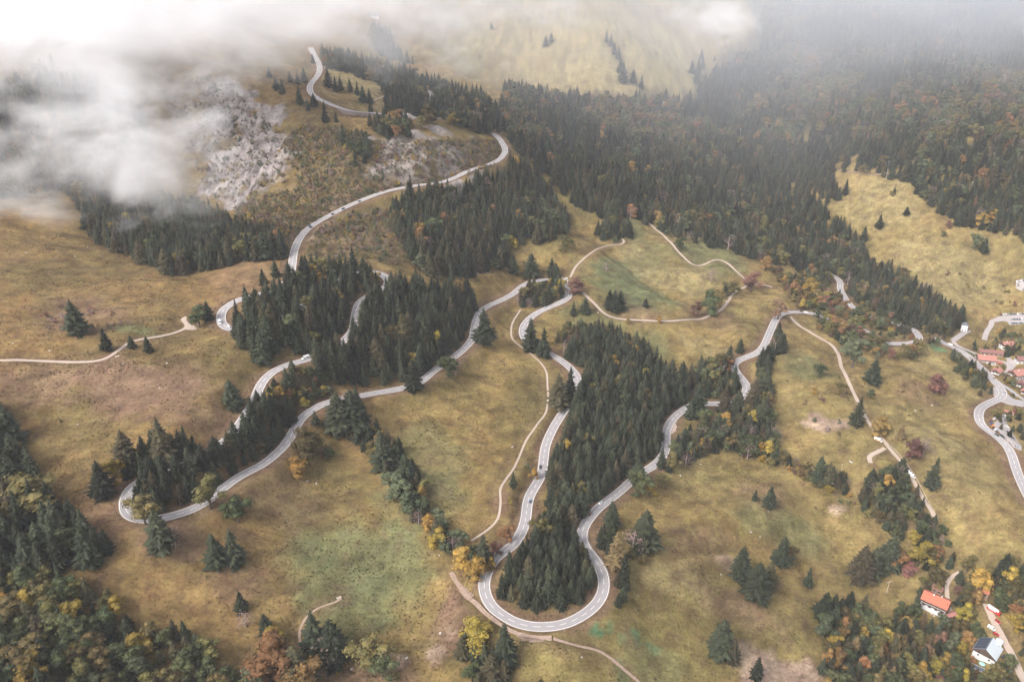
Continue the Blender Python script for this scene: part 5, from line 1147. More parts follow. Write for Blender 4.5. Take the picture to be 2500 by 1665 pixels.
def van_proto(c='white', L_=6.6, H_=2.7, name='camper_van', trim=None, hood=True):
    root = empty(name); h = L_ / 2
    prof = [(-h, .45), (-h, H_ - .12), (-h + .12, H_), (h - 1.75, H_), (h - 1.5, H_ - .25), (h - .75, 1.35), (h - .1, 1.05), (h, .85), (h - .02, .4)]
    MB().prism(prof, -1.05, 1.05).build('body', paint(c), root, .07)
    MB().prism([(h - 1.52, H_ - .32), (h - .82, 1.42), (h - .76, 1.42), (h - 1.44, H_ - .28)], -.92, .92).build('windscreen', M['glass'], root)
    for s in (-1, 1):
        MB().box((h - 1.75, s * 1.06, 1.65), (.8, .03, .55)).build('side_window', M['glass'], root)
        MB().box((-h * .35, s * 1.06, 1.7), (1.3, .03, .5)).build('side_window', M['glass'], root)
        MB().box((h - .04, s * .8, .85), (.12, .3, .2)).build('headlight', M['chrome'], root)
        if trim: MB().box((-.2, s * 1.065, 1.0), (L_ * .86, .03, .7)).build('side_stripe', paint(trim), root)
    MB().box((-h * .2, 0, H_ + .06), (.7, .6, .12)).build('roof_hatch', M['steel'], root, .02)
    wheels(root, (-h * .55, h * .6), .95, .38, .26); return root
def bus_proto(L_=10.5, name='truck'):
    root = empty(name); h = L_ / 2
    MB().box((-.9, 0, 2.05), (L_ - 2.3, 2.5, 2.7)).build('box_body', paint('red'), root, .05)
    MB().box((-.9, 0, 3.46), (L_ - 2.3, 2.54, .12)).build('box_roof', paint('white'), root, .02)
    MB().prism([(h - 2.0, .5), (h - 2.0, 2.75), (h - .5, 2.75), (h - .1, 1.6), (h, .5)], -1.2, 1.2).build('cab', paint('red'), root, .06)
    MB().prism([(h - .46, 2.6), (h - .08, 1.68), (h - .02, 1.68), (h - .4, 2.6)], -1.05, 1.05).build('windscreen', M['glass'], root)
    for s in (-1, 1): MB().box((-1.2, s * 1.27, 2.5), (L_ * .55, .04, .7)).build('side_panel', paint('white'), root)
    wheels(root, (-h * .7, -h * .45, h * .62), 1.08, .48, .3); return root
def children_of(o): return [c for c in COL.objects if c.parent == o]
_kids = {}
def copy_tree(o, parent=None):
    c = o.copy(); COL.objects.link(c); c.parent = parent
    if o.name not in _kids: _kids[o.name] = [k.name for k in children_of(o)]
    for k in _kids[o.name]: copy_tree(bpy.data.objects[k], c)
    return c
_proto = {}
def vehicle(key, make, pos, nrm, yaw, label, cat, group=None):
    if key in _proto: o = copy_tree(_proto[key])
    else: o = make(); _proto[key] = o
    o.location = pos
    up = Vector(nrm).normalized(); f = Vector((math.cos(yaw), math.sin(yaw), 0)); f = (f - up * f.dot(up)).normalized(); l_ = up.cross(f)
    o.rotation_euler = Matrix((f, l_, up)).transposed().to_euler()
    for p in ('group', 'label'):
        if p in o: del o[p]
    tag(o, label, cat, group); return o
def slope_n(x, y, e=2.0):
    return (float(hz(x - e, y) - hz(x + e, y)) / (2 * e), float(hz(x, y - e) - hz(x, y + e)) / (2 * e), 1.0)
MK = {'h': 'hatch', 'e': 'estate', 's': 'suv'}
def on_road(path, i, j, x, y, fwd, lane, shape, c, label, group='cars driving on the pass road'):
    P = PATHS[path + '_d']; g = gp(T(i, j, f'{x},{y}'))[0]; d = np.hypot(P[:, 0] - g[0], P[:, 1] - g[1]); k = int(np.clip(d.argmin(), 2, len(P) - 3))
    t = P[k + 2] - P[k - 2]; yaw = math.atan2(t[1], t[0]) + (0 if fwd else math.pi); hyp = math.hypot(t[0], t[1])
    off = 1.85 * lane; n = np.array([math.sin(yaw), -math.cos(yaw)])      # keeps to the right
    p = (P[k, 0] + n[0] * off, P[k, 1] + n[1] * off, P[k, 2] + .145); q = t[2] / hyp * (1 if fwd else -1)
    nr = (-q * math.cos(yaw), -q * math.sin(yaw), 1)
    mk = {'v': lambda: van_proto(), 'm': lambda: van_proto('white', 5.4, 2.1, 'van')}.get(shape, lambda: car_proto(c, MK.get(shape, 'hatch')))
    return vehicle((shape, c), mk, p, nr, yaw, label, {'v': 'camper van', 'm': 'van'}.get(shape, 'car'), group)
def parked(i, j, x, y, deg, shape, c, label, group=None, dz=.25):
    g = gp(T(i, j, f'{x},{y}'))[0]
    mk = {'v': lambda: van_proto(), 'm': lambda: van_proto('white', 5.4, 2.1, 'van'), 'b': lambda: van_proto('white', 7.4, 2.9, 'minibus', 'orange')}.get(shape, lambda: car_proto(c, MK.get(shape, 'hatch')))
    if shape == 't': mk = bus_proto
    return vehicle((shape, c), mk, (g[0], g[1], g[2] + dz), slope_n(g[0], g[1]), R(deg), label, {'v': 'camper van', 'm': 'van', 'b': 'minibus', 't': 'truck'}.get(shape, 'car'), group)
on_road('main_road', 1, 1, 915, 280, 0, 1, 'h', 'grey', 'dark car highest in the line below the rock face')
on_road('main_road', 1, 1, 765, 348, 0, 1, 's', 'teal', 'dark teal car second highest in the line below the rock face')
on_road('main_road', 1, 1, 670, 398, 0, 1, 'h', 'black', 'black car third in the line below the rock face')
on_road('main_road', 1, 1, 480, 528, 0, 1, 's', 'black', 'black car beside the pale gravel strip on the upper curve')
on_road('main_road', 1, 1, 525, 522, 1, 1, 'h', 'blue', 'blue grey car passing the black one on the upper curve')
on_road('main_road', 0, 1, 2030, 1412, 1, 1, 'v', 'white', 'white camper van in the small bend beside the green tree')
on_road('main_road', 0, 1, 2125, 1442, 0, 1, 'h', 'white', 'white car meeting the camper van in the small bend')
on_road('main_road', 1, 2, 460, 168, 1, 1, 'v', 'white', 'white camper van leaving the big dark wood')
on_road('main_road', 1, 1, 1998, 1418, 1, 1, 'h', 'silver', 'silver car on the road beside the tall dark spruce')
on_road('main_road', 1, 1, 2015, 1478, 1, 1, 's', 'black', 'black car driving close by the tall dark spruce')
on_road('main_road', 1, 1, 2143, 1243, 1, 1, 'e', 'white', 'white car coming round the bend above the spruce')
on_road('main_road', 2, 2, 303, 1172, 1, 1, 's', 'black', 'black car on the straight beside the central wood')
on_road('main_road', 2, 2, 153, 1478, 0, 1, 'h', 'blue', 'blue grey car below the black one on the straight')
on_road('main_road', 1, 3, 2180, 455, 0, 1, 'e', 'silver', 'silver estate car entering the bottom hairpin')
on_road('main_road', 2, 2, 830, 1510, 0, 1, 'h', 'white', 'white car leaving the bottom hairpin by the slim spruce')
on_road('main_road', 2, 3, 715, 40, 0, 1, 'h', 'red', 'red car in the right hand bend above the hairpin')
on_road('main_road', 3, 1, 35, 1390, 0, 1, 'h', 'silver', 'silver car below the dark red tree at the junction')
on_road('main_road', 3, 1, 345, 1305, 1, 1, 'm', 'white', 'white van passing the road junction')
on_road('main_road', 3, 1, 287, 1290, 0, 1, 'h', 'black', 'black car waiting at the road junction')
on_road('main_road', 3, 1, 775, 1240, 0, 1, 'e', 'white', 'white car half hidden by autumn trees below the knoll')
on_road('main_road', 1, 1, 1490, 145, 0, 1, 'h', 'white', 'white car at the foot of the grey cliff')
on_road('village_road', 3, 2, 2098, 877, 1, 1, 'e', 'green', 'dark green car on the valley road beside the parking area', 'cars on the valley road')
on_road('village_road', 3, 2, 1668, 42, 1, 1, 'm', 'white', 'white van on the valley road above the tree line', 'cars on the valley road')
on_road('village_road', 3, 2, 2120, 470, 1, 1, 'h', 'silver', 'small silver car in place of a possible two-wheeler at the bend into the village', 'cars on the valley road')  # car model set where a possible two-wheeler was made out
parked(1, 0, 1390, 1065, 10, 'v', 'white', 'white camper van parked on the pass parking place')
parked(1, 0, 1475, 870, 60, 'h', 'white', 'white car on the small parking place behind the pass')
parked(2, 1, 500, 1000, 20, 'h', 'white', 'white car in place of an unidentified dark and white shape at the upper lay-by')  # car model standing in for a shape too small to identify
pk = 'cars beside the valley road'
for x, y, a, s, c, lb in [(2152, 880, -40, 'e', 'green', 'dark green parked car nearest to the valley road'), (2207, 846, -10, 'e', 'grey', 'dark grey car parked opposite the hedge'), (2230, 874, 0, 's', 'white', 'white car parked below the dark grey one'),
                          (2100, 838, 45, 'h', 'black', 'black car lowest in the roadside row'), (2085, 822, 45, 'h', 'white', 'white car in the roadside row'), (2075, 806, 45, 'h', 'black', 'black car above the white one in the roadside row'), (2067, 788, 30, 's', 'orange', 'orange yellow car in the roadside row'),
                          (2053, 762, 30, 'h', 'blue', 'dark blue car in the roadside row'), (2050, 742, 30, 's', 'maroon', 'dark red car in the roadside row'), (2080, 722, 30, 's', 'white', 'white car at the upper end of the roadside row'),
                          (2168, 697, -15, 'm', 'white', 'white van parked beside the long shed'), (2195, 792, -30, 'h', 'white', 'white car under the bare trees by the parking area'), (2292, 983, -20, 'e', 'silver', 'silver car at the lower end of the parking area'), (2255, 905, -20, 'h', 'grey', 'grey car half under a tree by the parking area')]:
    parked(3, 2, x, y, a, s, c, lb, pk)
parked(3, 2, 1012, 920, -52, 'b', 'white', 'red and white minibus parked at the gravel spur')
parked(3, 2, 1287, 1208, -52, 'm', 'white', 'upper white van parked on the fenced gravel track')
parked(3, 2, 1318, 1248, -52, 'v', 'white', 'larger lower white van parked on the fenced gravel track')
parked(3, 3, 2070, 925, -50, 't', 'red', 'long red truck with a white roof on the gravel lane')
parked(3, 3, 2110, 1018, -60, 'h', 'red', 'small red car behind the long red truck')
parked(3, 3, 2052, 1080, -55, 'm', 'white', 'white van parked beside the gravel lane')
parked(3, 3, 2095, 1135, -40, 's', 'red', 'red car parked in front of the white roofed house')
parked(3, 3, 2165, 1337, 30, 'e', 'black', 'dark car in place of the round trampoline in the garden of the white roofed house')  # car model on the spot of a round trampoline
cols = ['white', 'silver', 'grey', 'white', 'black', 'blue', 'silver', 'maroon', 'white', 'green']
rows = [('topmost', 1330, 2145, 22, 12, 70), ('middle', 1375, 2238, 25, 9, 80), ('lowest', 1412, 2232, 23, 10, 100)]
for rn, y, x0, dx, n, a in rows:
    q = rn
    for k in range(n):
        c = cols[(k * 3 + len(rn)) % 10] if rn != 'lowest' else ['silver', 'green', 'grey', 'silver', 'teal'][k % 5]
        parked(3, 1, x0 + dx * k, y - k * .6, a, 'hes'[k % 3], c, f'{c} car, number {k + 1} from the left in the {rn} row of the village car park', 'cars in the village car park')
for k in range(4): parked(3, 1, 2290 + 20 * k, 1030 - 5 * k, 60, 'h', ['white', 'silver', 'white', 'grey'][k], f'{["white","silver","white","grey"][k]} car, {["leftmost","second","third","last"][k]} on the lot under the grassy slope', 'cars under the grassy slope')

# ---------------------------------------------------------------- buildings
def house(name, label, cat, i, j, x, y, L_, W_, Hw, rise, deg, roof='redroof', wall='white', over=.9, chim=1, win=(4, 2), upper='darkwood', balcony=False, solar=False, dz=0):
    g = gp(T(i, j, f'{x},{y}'))[0]; e = empty(name, (g[0], g[1], g[2] + dz), R(deg)); h, v_ = L_ / 2, W_ / 2
    split = Hw * .6 if upper else Hw
    MB().box((0, 0, split / 2 - 1.5), (L_, W_, split + 3)).build('wall', M[wall], e)
    if upper:
        mb = MB().box((0, 0, (split + Hw) / 2), (L_ + .12, W_ + .12, Hw - split)); 
        for s in (-1, 1): mb.add([(s * (h + .06), -v_, Hw), (s * (h + .06), v_, Hw), (s * (h + .06), 0, Hw + rise * .97), (s * (h - .3), -v_, Hw), (s * (h - .3), v_, Hw), (s * (h - .3), 0, Hw + rise * .97)], [(0, 1, 2), (5, 4, 3), (0, 3, 4, 1), (1, 4, 5, 2), (2, 5, 3, 0)])
        mb.build('upper_wall', M[upper], e)
    else:
        mb = MB()
        for s in (-1, 1): mb.add([(s * h, -v_, Hw), (s * h, v_, Hw), (s * h, 0, Hw + rise * .97), (s * (h - .3), -v_, Hw), (s * (h - .3), v_, Hw), (s * (h - .3), 0, Hw + rise * .97)], [(0, 1, 2), (5, 4, 3), (0, 3, 4, 1), (1, 4, 5, 2), (2, 5, 3, 0)])
        mb.build('gable', M[wall], e)
    th = .28; k = rise / v_; r_ = None; ro = None
    for s in (-1, 1):
        y0, y1 = 0, s * (v_ + over); z0, z1 = Hw + rise, Hw + rise - k * (v_ + over); hh = h + over
        mb = MB().add([(-hh, y0, z0), (hh, y0, z0), (hh, y1, z1), (-hh, y1, z1), (-hh, y0, z0 + th), (hh, y0, z0 + th), (hh, y1, z1 + th), (-hh, y1, z1 + th)], [(0, 1, 2, 3), (7, 6, 5, 4), (0, 4, 5, 1), (1, 5, 6, 2), (2, 6, 7, 3), (3, 7, 4, 0)])
        rf = mb.build('roof', M['greyroof' if solar and s > 0 else roof], e); ro = rf if s < 0 else ro
        if solar and s > 0:
            for a in range(4):
                xa = -hh + 1.2 + a * (2 * hh - 2) / 4; xb = xa + (2 * hh - 2) / 4 - .25; ya, yb = s * 1.0, s * (v_ + over - .8)
                za, zb = Hw + rise - k * abs(ya) + th + .08, Hw + rise - k * abs(yb) + th + .08
                MB().add([(xa, ya, za), (xb, ya, za), (xb, yb, zb), (xa, yb, zb), (xa, ya, za + .05), (xb, ya, za + .05), (xb, yb, zb + .05), (xa, yb, zb + .05)], [(0, 1, 2, 3), (7, 6, 5, 4), (0, 4, 5, 1), (1, 5, 6, 2), (2, 6, 7, 3), (3, 7, 4, 0)]).build('solar_panel', M['solar'], rf)
    for c in range(chim):
        cx = -h * .25 + c * h * .6; cy_ = .12 * v_ * (1 if c else -1)
        ch = MB().box((cx, cy_, Hw + rise + .5), (.9, .9, 2.0)).build('chimney', M['white'], ro)
        MB().box((cx, cy_, Hw + rise + 1.56), (1.1, 1.1, .12)).build('chimney_cap', M['greyroof'], ro)
    nx_, nz_ = win
    for zi in range(nz_):
        z = Hw * (zi + .5) / nz_ + .15
        for s in (-1, 1):
            for a in range(nx_):
                xx = -h + L_ * (a + .5) / nx_
                f_ = MB().box((xx, s * (v_ + .09), z), (1.25, .12, 1.25)).build('window', M['glass'], e)
                for b_ in (-1, 1): MB().box((xx + b_ * .95, s * (v_ + .10), z), (.45, .07, 1.35)).build('shutter', M['darkwood'], f_)
        for s in (-1, 1):
            for a in range(2):
                yy = -v_ + W_ * (a + .5) / 2
                MB().box((s * (h + .09), yy, z), (.12, 1.25, 1.25)).build('window', M['glass'], e)
    MB().box((h + .07, 0, 1.05), (.14, 1.1, 2.1)).build('door', M['wood'], e)
    if balcony:
        bm_ = MB().box((0, -v_ - .75, Hw * .52), (L_ * .96, 1.4, .16)); bm_.box((0, -v_ - 1.4, Hw * .52 + .5), (L_ * .96, .08, .9)); bm_.build('balcony', M['darkwood'], e)
        bm_ = MB().box((h + .75, 0, Hw * .52), (1.4, W_ * .8, .16)); bm_.box((h + 1.4, 0, Hw * .52 + .5), (.08, W_ * .8, .9)); bm_.build('balcony', M['darkwood'], e)
    return tag(e, label, cat)
house('chalet', 'white chalet with an orange red tiled roof in the autumn wood', 'house', 3, 3, 1525, 880, 18, 12.5, 6.8, 3.6, -40, 'redroof', chim=2, win=(4, 2), balcony=True, dz=1.6)
house('annex_building', 'small annex with a dark red roof behind the red roofed chalet', 'shed', 3, 3, 1555, 735, 7, 6, 3.6, 1.6, -40, 'brownroof', 'wood', .5, 0, (2, 1), None, dz=.3)
house('shed', 'low shed with a brown roof beside the chalet yard', 'shed', 3, 3, 1675, 965, 8.5, 4.2, 2.2, .9, 18, 'pinkroof', 'wood', .4, 0, (2, 1), None)
house('chalet', 'house with a bright pale roof and a dark solar side near the bottom right corner', 'house', 3, 3, 2005, 1310, 14, 15, 5.2, 5.0, 45, 'whiteroof', upper='darkwood', chim=0, win=(3, 2), solar=True, dz=.4)
house('garage', 'small white roofed garage behind the solar house', 'garage', 3, 3, 2115, 1225, 6, 4.5, 2.6, .7, 45, 'whiteroof', 'white', .3, 0, (1, 1), None)
house('shed', 'brown roofed shed on the upper side of the solar house', 'shed', 3, 3, 1905, 1190, 8, 3.5, 2.4, .8, 45, 'brownroof', 'wood', .3, 0, (2, 1), None)
house('hut', 'orange roofed hut almost swallowed by autumn trees', 'hut', 3, 3, 1975, 800, 5, 4, 4.4, 1.4, -20, 'redroof', 'wood', .5, 0, (1, 1), None, dz=3)
house('village_house', 'wide house with a pink tiled roof behind the tree line', 'house', 3, 2, 1995, 190, 19, 14, 5.0, 3.2, -12, 'pinkroof', chim=1, dz=.3)
house('barn', 'long barn with a dark red roof above the pink roofed house', 'barn', 3, 2, 2045, 125, 25, 8, 4.0, 2.2, -14, 'brownroof', 'wood', .5, 0, (5, 1), None)
house('village_house', 'large house with a pink tiled roof near the right edge', 'house', 3, 2, 2295, 325, 17, 13, 5.0, 3.2, 18, 'pinkroof', chim=1)
house('village_house', 'small pink roofed house between trees beside the valley road', 'house', 3, 2, 2100, 300, 9, 8, 4.2, 2.4, 40, 'pinkroof', chim=0, win=(2, 1))
house('shed', 'little red roofed shed among the village trees', 'shed', 3, 2, 2120, 215, 6, 4, 2.6, 1.2, -8, 'redroof', 'wood', .4, 0, (1, 1), None)
house('village_house', 'brown roofed house cut by the right edge', 'house', 3, 2, 2350, 195, 17, 9, 4.6, 2.6, -8, 'brownroof', chim=0)
house('village_house', 'pink roofed house on the narrow street at the right edge', 'house', 3, 2, 2375, 490, 12, 10, 5, 2.8, 50, 'pinkroof', chim=1)
house('shed', 'long pale roofed shed beside the roadside parking', 'shed', 3, 2, 2205, 670, 10, 5, 2.6, 1.0, -18, 'pinkroof', 'palewood', .4, 0, (2, 1), None)
house('hut', 'small house with a reddish roof among the trees below the junction', 'hut', 3, 1, 790, 1520, 8, 7, 4, 2.2, 30, 'redroof', chim=0, win=(2, 1))
house('barn', 'white farm building fading in the fog on the far pasture', 'barn', 1, 0, 1095, 165, 16, 10, 6, 3.2, 5, 'greyroof', chim=0)
house('village_house', 'pink roofed house behind the dark barn', 'house', 3, 2, 2190, 60, 13, 10, 5, 2.8, 10, 'pinkroof', chim=1)
house('village_house', 'brown roofed house below the street at the right edge', 'house', 3, 2, 2340, 420, 12, 9, 4.6, 2.6, 40, 'brownroof', chim=1)
# the white tower
g = gp(T(3, 1, '1797,1478'))[0]; e = empty('transformer_tower', tuple(g), R(-25)); tag(e, 'white tower with a dark hipped roof beside the pale lane', 'tower')
MB().box((0, 0, 3.9), (7.0, 6.0, 10.0)).build('wall', M['white'], e)
rf = MB().box((0, 0, 9.2), (7.5, 6.5, .5)); rf.add([(-3.9, -3.4, 9.45), (3.9, -3.4, 9.45), (3.9, 3.4, 9.45), (-3.9, 3.4, 9.45), (-1, 0, 12.2), (1, 0, 12.2)], [(0, 1, 5, 4), (1, 2, 5), (2, 3, 4, 5), (3, 0, 4), (3, 2, 1, 0)]); rf.build('roof', M['greyroof'], e)
for sx in (-1.6, 1.6): MB().box((sx, -3.03, 2.2), (1.2, .1, 1.6)).build('window', M['glass'], e)
MB().box((3.53, 0, 1.1), (.1, 1.4, 2.2)).build('door', M['steel'], e)
# retaining wall under the pass road
def wall_along(path, a, b, side, off, top, bot, th, name, m, label, cat):
    P = PATHS[path]; n = normals2(P); ga, gb = gp(a)[0], gp(b)[0]
    ia, ib = sorted((int(np.hypot(P[:, 0] - q[0], P[:, 1] - q[1]).argmin()) for q in (ga, gb)))
    V = []; 
    for k in range(ia, ib + 1):
        for o_, z in ((off, top), (off + th, top), (off + th + .5, bot), (off - .2, bot)): V.append((P[k, 0] + n[k, 0] * side * o_, P[k, 1] + n[k, 1] * side * o_, P[k, 2] + z))
    F = []; c = ib - ia
    for k in range(c):
        for q in range(4): F.append((4 * k + q, 4 * k + (q + 1) % 4, 4 * k + 4 + (q + 1) % 4, 4 * k + 4 + q))
    F += [(0, 1, 2, 3), (4 * c + 3, 4 * c + 2, 4 * c + 1, 4 * c)]
    mb = MB(); mb.add(V, F); return tag(mb.build(name, m), label, cat)
wall_along('main_road', T(1, 0, '770,1000'), T(1, 0, '1090,1048'), WALL_SIDE, 4.9, .7, -11, .8, 'retaining_wall', M['stone'], 'curved brown stone retaining wall under the pass road', 'wall')

# ---------------------------------------------------------------- rails, posts, poles, fences
def side_line(path, a, b, off, side):
    P = PATHS[path + '_d']; n = normals2(P); ga, gb = gp(a)[0], gp(b)[0]
    ia, ib = sorted((int(np.hypot(P[:, 0] - q[0], P[:, 1] - q[1]).argmin()) for q in (ga, gb)))
    return np.c_[P[ia:ib, :2] + n[ia:ib] * off * side, P[ia:ib, 2]]
def guard_rail(path, a, b, side, label):
    Lp = side_line(path, a, b, ROADS[path][1] / 2 + .75, side)
    if len(Lp) < 6: return
    e = empty('guard_rail', tuple(Lp[0])); tag(e, label, 'guard rail'); Q = Lp - Lp[0]
    mb = MB(); V = []; F = []
    for k, p in enumerate(Q[::2]):
        V += [(p[0], p[1], p[2] + .45), (p[0], p[1], p[2] + .80), (p[0] + .06, p[1] + .06, p[2] + .80), (p[0] + .06, p[1] + .06, p[2] + .45)]
        if k: n0 = 4 * k; F += [(n0 - 4 + q, n0 - 4 + (q + 1) % 4, n0 + (q + 1) % 4, n0 + q) for q in range(4)]
    mb.add(V, F); mb.build('rail', M['steel'], e)
    pm = None
    for p in Q[1::5]:
        if pm is None: o = MB().box((0, 0, .3), (.12, .12, 1.0)).build('post', M['steel'], e); pm = o.data
        else: o = link('post', pm, e)
        o.location = p
guard_rail('main_road', T(2, 2, '385,120'), T(2, 2, '605,430'), RS, 'curved steel guard rail on the outside of the bend above the central wood')
guard_rail('main_road', T(2, 2, '300,1290'), T(2, 3, '60,240'), RS, 'steel guard rail beside the wood on the way down to the hairpin')
guard_rail('main_road', T(2, 3, '845,600'), T(2, 3, '660,200'), RS, 'steel guard rail on the outer right side of the bottom hairpin')
guard_rail('main_road', T(2, 2, '1385,900'), T(2, 2, '1580,620'), -RS, 'guard rail on the left side of the upper right hand bend')
guard_rail('main_road', T(2, 2, '2080,540'), T(2, 2, '2150,380'), RS, 'guard rail in the narrow bend under the pointed spruces')
guard_rail('main_road', T(1, 1, '1110,930'), T(1, 1, '1225,1050'), -RS, 'guard rail round the hairpin beside the yellow tree')
guard_rail('main_road', T(1, 0, '2290,1330'), T(1, 0, '2290,1470'), -RS, 'guard rail on the outside of the pass bend')
guard_rail('main_road', T(0, 1, '2010,1420'), T(0, 1, '2170,1490'), RS, 'low rail outside the small bend with the camper van')
guard_rail('village_road', T(3, 2, '2300,1250'), T(3, 2, '1960,620'), -RS, 'long rail and footway edge outside the valley road curve')
# white marker posts
mp_ = None
Pm = PATHS['main_road_d']; nn = normals2(Pm); stretches = {}
for k in range(10, len(Pm) - 10, 22):
    for s in (-1, 1):
        if (k // 22 + (s > 0)) % 2: continue
        p = Pm[k]; x_, y_ = p[0] + nn[k, 0] * s * 4.9, p[1] + nn[k, 1] * s * 4.9; z_ = float(hz(x_, y_)); px_, py_, d_ = project(x_, y_, z_)
        if not (0 < px_ < 2500 and 0 < py_ < 1665) or d_ > 900: continue
        o = MB().box((0, 0, .5), (.14, .1, 1.15), taper=.8).build('marker_post', M['white']) if mp_ is None else link('marker_post', mp_.data)
        if mp_ is None: mp_ = o
        o.location = (x_, y_, z_)
        u_, v2 = px_ / 1.062, py_ / 1.062
        where = 'at the bottom hairpin' if v2 > 1230 and u_ > 1000 else ('along the road through the left hairpin' if u_ < 1000 and v2 > 830 else ('on the straight beside the central wood' if u_ < 1345 and v2 > 780 else ('along the right hand bends' if u_ > 1345 and v2 > 780 else ('on the curve below the rock face' if u_ < 900 else 'near the upper hairpin'))))
        tag(o, 'small white marker post ' + where, 'marker post', 'white marker posts ' + where)
def pole(i, j, x, y, h, label, arm=2.2, r_=.16, m='palewood', name='power_pole', n=1):
    g = gp(T(i, j, f'{x},{y}'))[0]; e = empty(name, tuple(g), R(20)); tag(e, label, 'pole')
    MB().cyl((0, 0, -.5), (0, 0, h), r_, r_ * .7).build('mast', M[m], e)
    for q in range(n): MB().box((0, 0, h - .3 - q * 1.6), (arm * 2, .2, .2)).build('crossarm', M[m], e)
pole(3, 3, 1090, 748, 12, 'pale power pole with a crossarm above the chalet wood', 2.8, .2)
pole(3, 3, 1682, 1345, 8, 'short grey pole left of the house with the pale roof', .5, .12, 'steel')
pole(3, 2, 668, 1228, 11, 'thin pole in the meadow left of the gravel spur', 1.6)
pole(2, 0, 1388, 1040, 21, 'white lattice mast rising from the mountainside forest', 2.4, .35, 'white', 'pylon', 3)
pole(2, 0, 2096, 1275, 17, 'thin white mast among trees right of the lattice mast', 1.5, .25, 'white', 'pylon', 1)
pole(3, 1, 1085, 82, 16, 'pale pole at the top of the right hand slope', 2, .22, 'white', 'pylon', 1)
pole(3, 0, 1100, 1560, 14, 'pale mast in the forest above the grassy slope', 2, .2, 'white', 'pylon', 2)
pole(3, 1, 1868, 175, 12, 'pale mast inside the slope wood', 2, .18, 'white', 'pylon', 2)
# wooden fence of the gravel track
fp = gp(T(3, 2, '1060,912 1110,958 1160,1000 1195,1040 1230,1082 1290,1155 1340,1230 1385,1310 1430,1400 1480,1500 1530,1567') + T(3, 3, '1575,100'))
FP, _ = dense(smooth_path(fp, 2, 1, 5), 3.2); FP[:, 2] = hz(FP[:, 0], FP[:, 1])
e = empty('wooden_fence', tuple(FP[0])); tag(e, 'long pale wooden rail fence along the gravel track', 'fence'); Q = FP - FP[0]; pm = None
for p in Q[:95]:
    if pm is None: o = MB().cyl((0, 0, -.3), (0, 0, 1.25), .11, .09, 6).build('post', M['palewood'], e); pm = o.data
    else: o = link('post', pm, e)
    o.location = p
mb = MB()
for a, b_ in zip(Q[:-1], Q[1:]):
    for z in (.6, 1.1): mb.cyl((a[0], a[1], a[2] + z), (b_[0], b_[1], b_[2] + z), .09, n=5)
mb.build('rail', M['palewood'], e)
# benches, trough, garden things
def bench(i, j, x, y, deg, label, s=1.0, name='bench'):
    g = gp(T(i, j, f'{x},{y}'))[0]; e = empty(name, tuple(g), R(deg)); e.scale = (s, s, s); tag(e, label, 'bench')
    MB().box((0, 0, .45), (2.2, .5, .07)).build('seat', M['palewood'], e); MB().box((0, .28, .78), (2.2, .06, .5)).build('backrest', M['palewood'], e)
    for a in (-.8, .8): MB().box((a, 0, .2), (.12, .45, .5)).build('leg', M['wood'], e)
bench(1, 3, 765, 802, 35, 'pale wooden bench at the edge of the green meadow', 1.5); bench(0, 2, 1080, 152, 30, 'pale bench just below the gravel path bend', 1.4)
bench(2, 2, 6, 982, 50, 'pale bench beside the thin dirt path', 1.3)
g = gp(T(3, 2, '762,1115'))[0]; e = empty('water_trough', tuple(g), R(-60)); tag(e, 'white water trough alone in the lower meadow', 'trough')
mb = MB().box((0, 0, .12), (3.4, .9, .24)); [mb.box((0, s * .42, .45), (3.4, .08, .5)) for s in (-1, 1)]; [mb.box((s * 1.66, 0, .45), (.08, .76, .5)) for s in (-1, 1)]; mb.build('basin', M['white'], e)
MB().box((0, 0, .5), (3.2, .74, .03)).build('water_surface', M['glass'], e)
g = gp(T(3, 3, '1920,1455'))[0]; e = empty('solar_frame', tuple(g + np.array([0, 0, 1.0])), R(-38)); tag(e, 'grey panel in a white frame below the solar house', 'solar panel')
MB().box((0, 0, 1.0), (9, 4.2, .12)).build('panel', mat('grey_panel', (.1, .12, .14), .3), e); mb = MB(); [mb.box((0, s * 2.2, 1.05), (9.4, .2, .2)) for s in (-1, 1)]; [mb.box((s * 4.6, 0, 1.05), (.2, 4.2, .2)) for s in (-1, 1)]; mb.build('frame', M['white'], e)
for a in (-4, 4):
    for b_ in (-1.8, 1.8): MB().cyl((a, b_, -2), (a, b_, .95), .08).build('leg', M['white'], e)
g = gp(T(3, 3, '1962,1425'))[0]; e = empty('parasol', tuple(g)); tag(e, 'pale turquoise parasol below the solar house', 'parasol')
MB().cyl((0, 0, 0), (0, 0, 3.4), .06).build('pole', M['white'], e); MB().cyl((0, 0, 2.7), (0, 0, 3.5), 2.2, .05, 8).build('canopy', mat('pale_turquoise_cloth', (.3, .5, .47), .8), e)
g = gp(T(3, 3, '2142,1448'))[0]; e = empty('garden_pool', tuple(g), R(10)); tag(e, 'turquoise covered garden pool in the corner garden', 'pool')
MB().box((0, 0, .5), (4.6, 3.0, 1.0)).build('basin', M['white'], e); MB().box((0, 0, 1.06), (4.3, 2.7, .1)).build('cover', M['teal'], e)
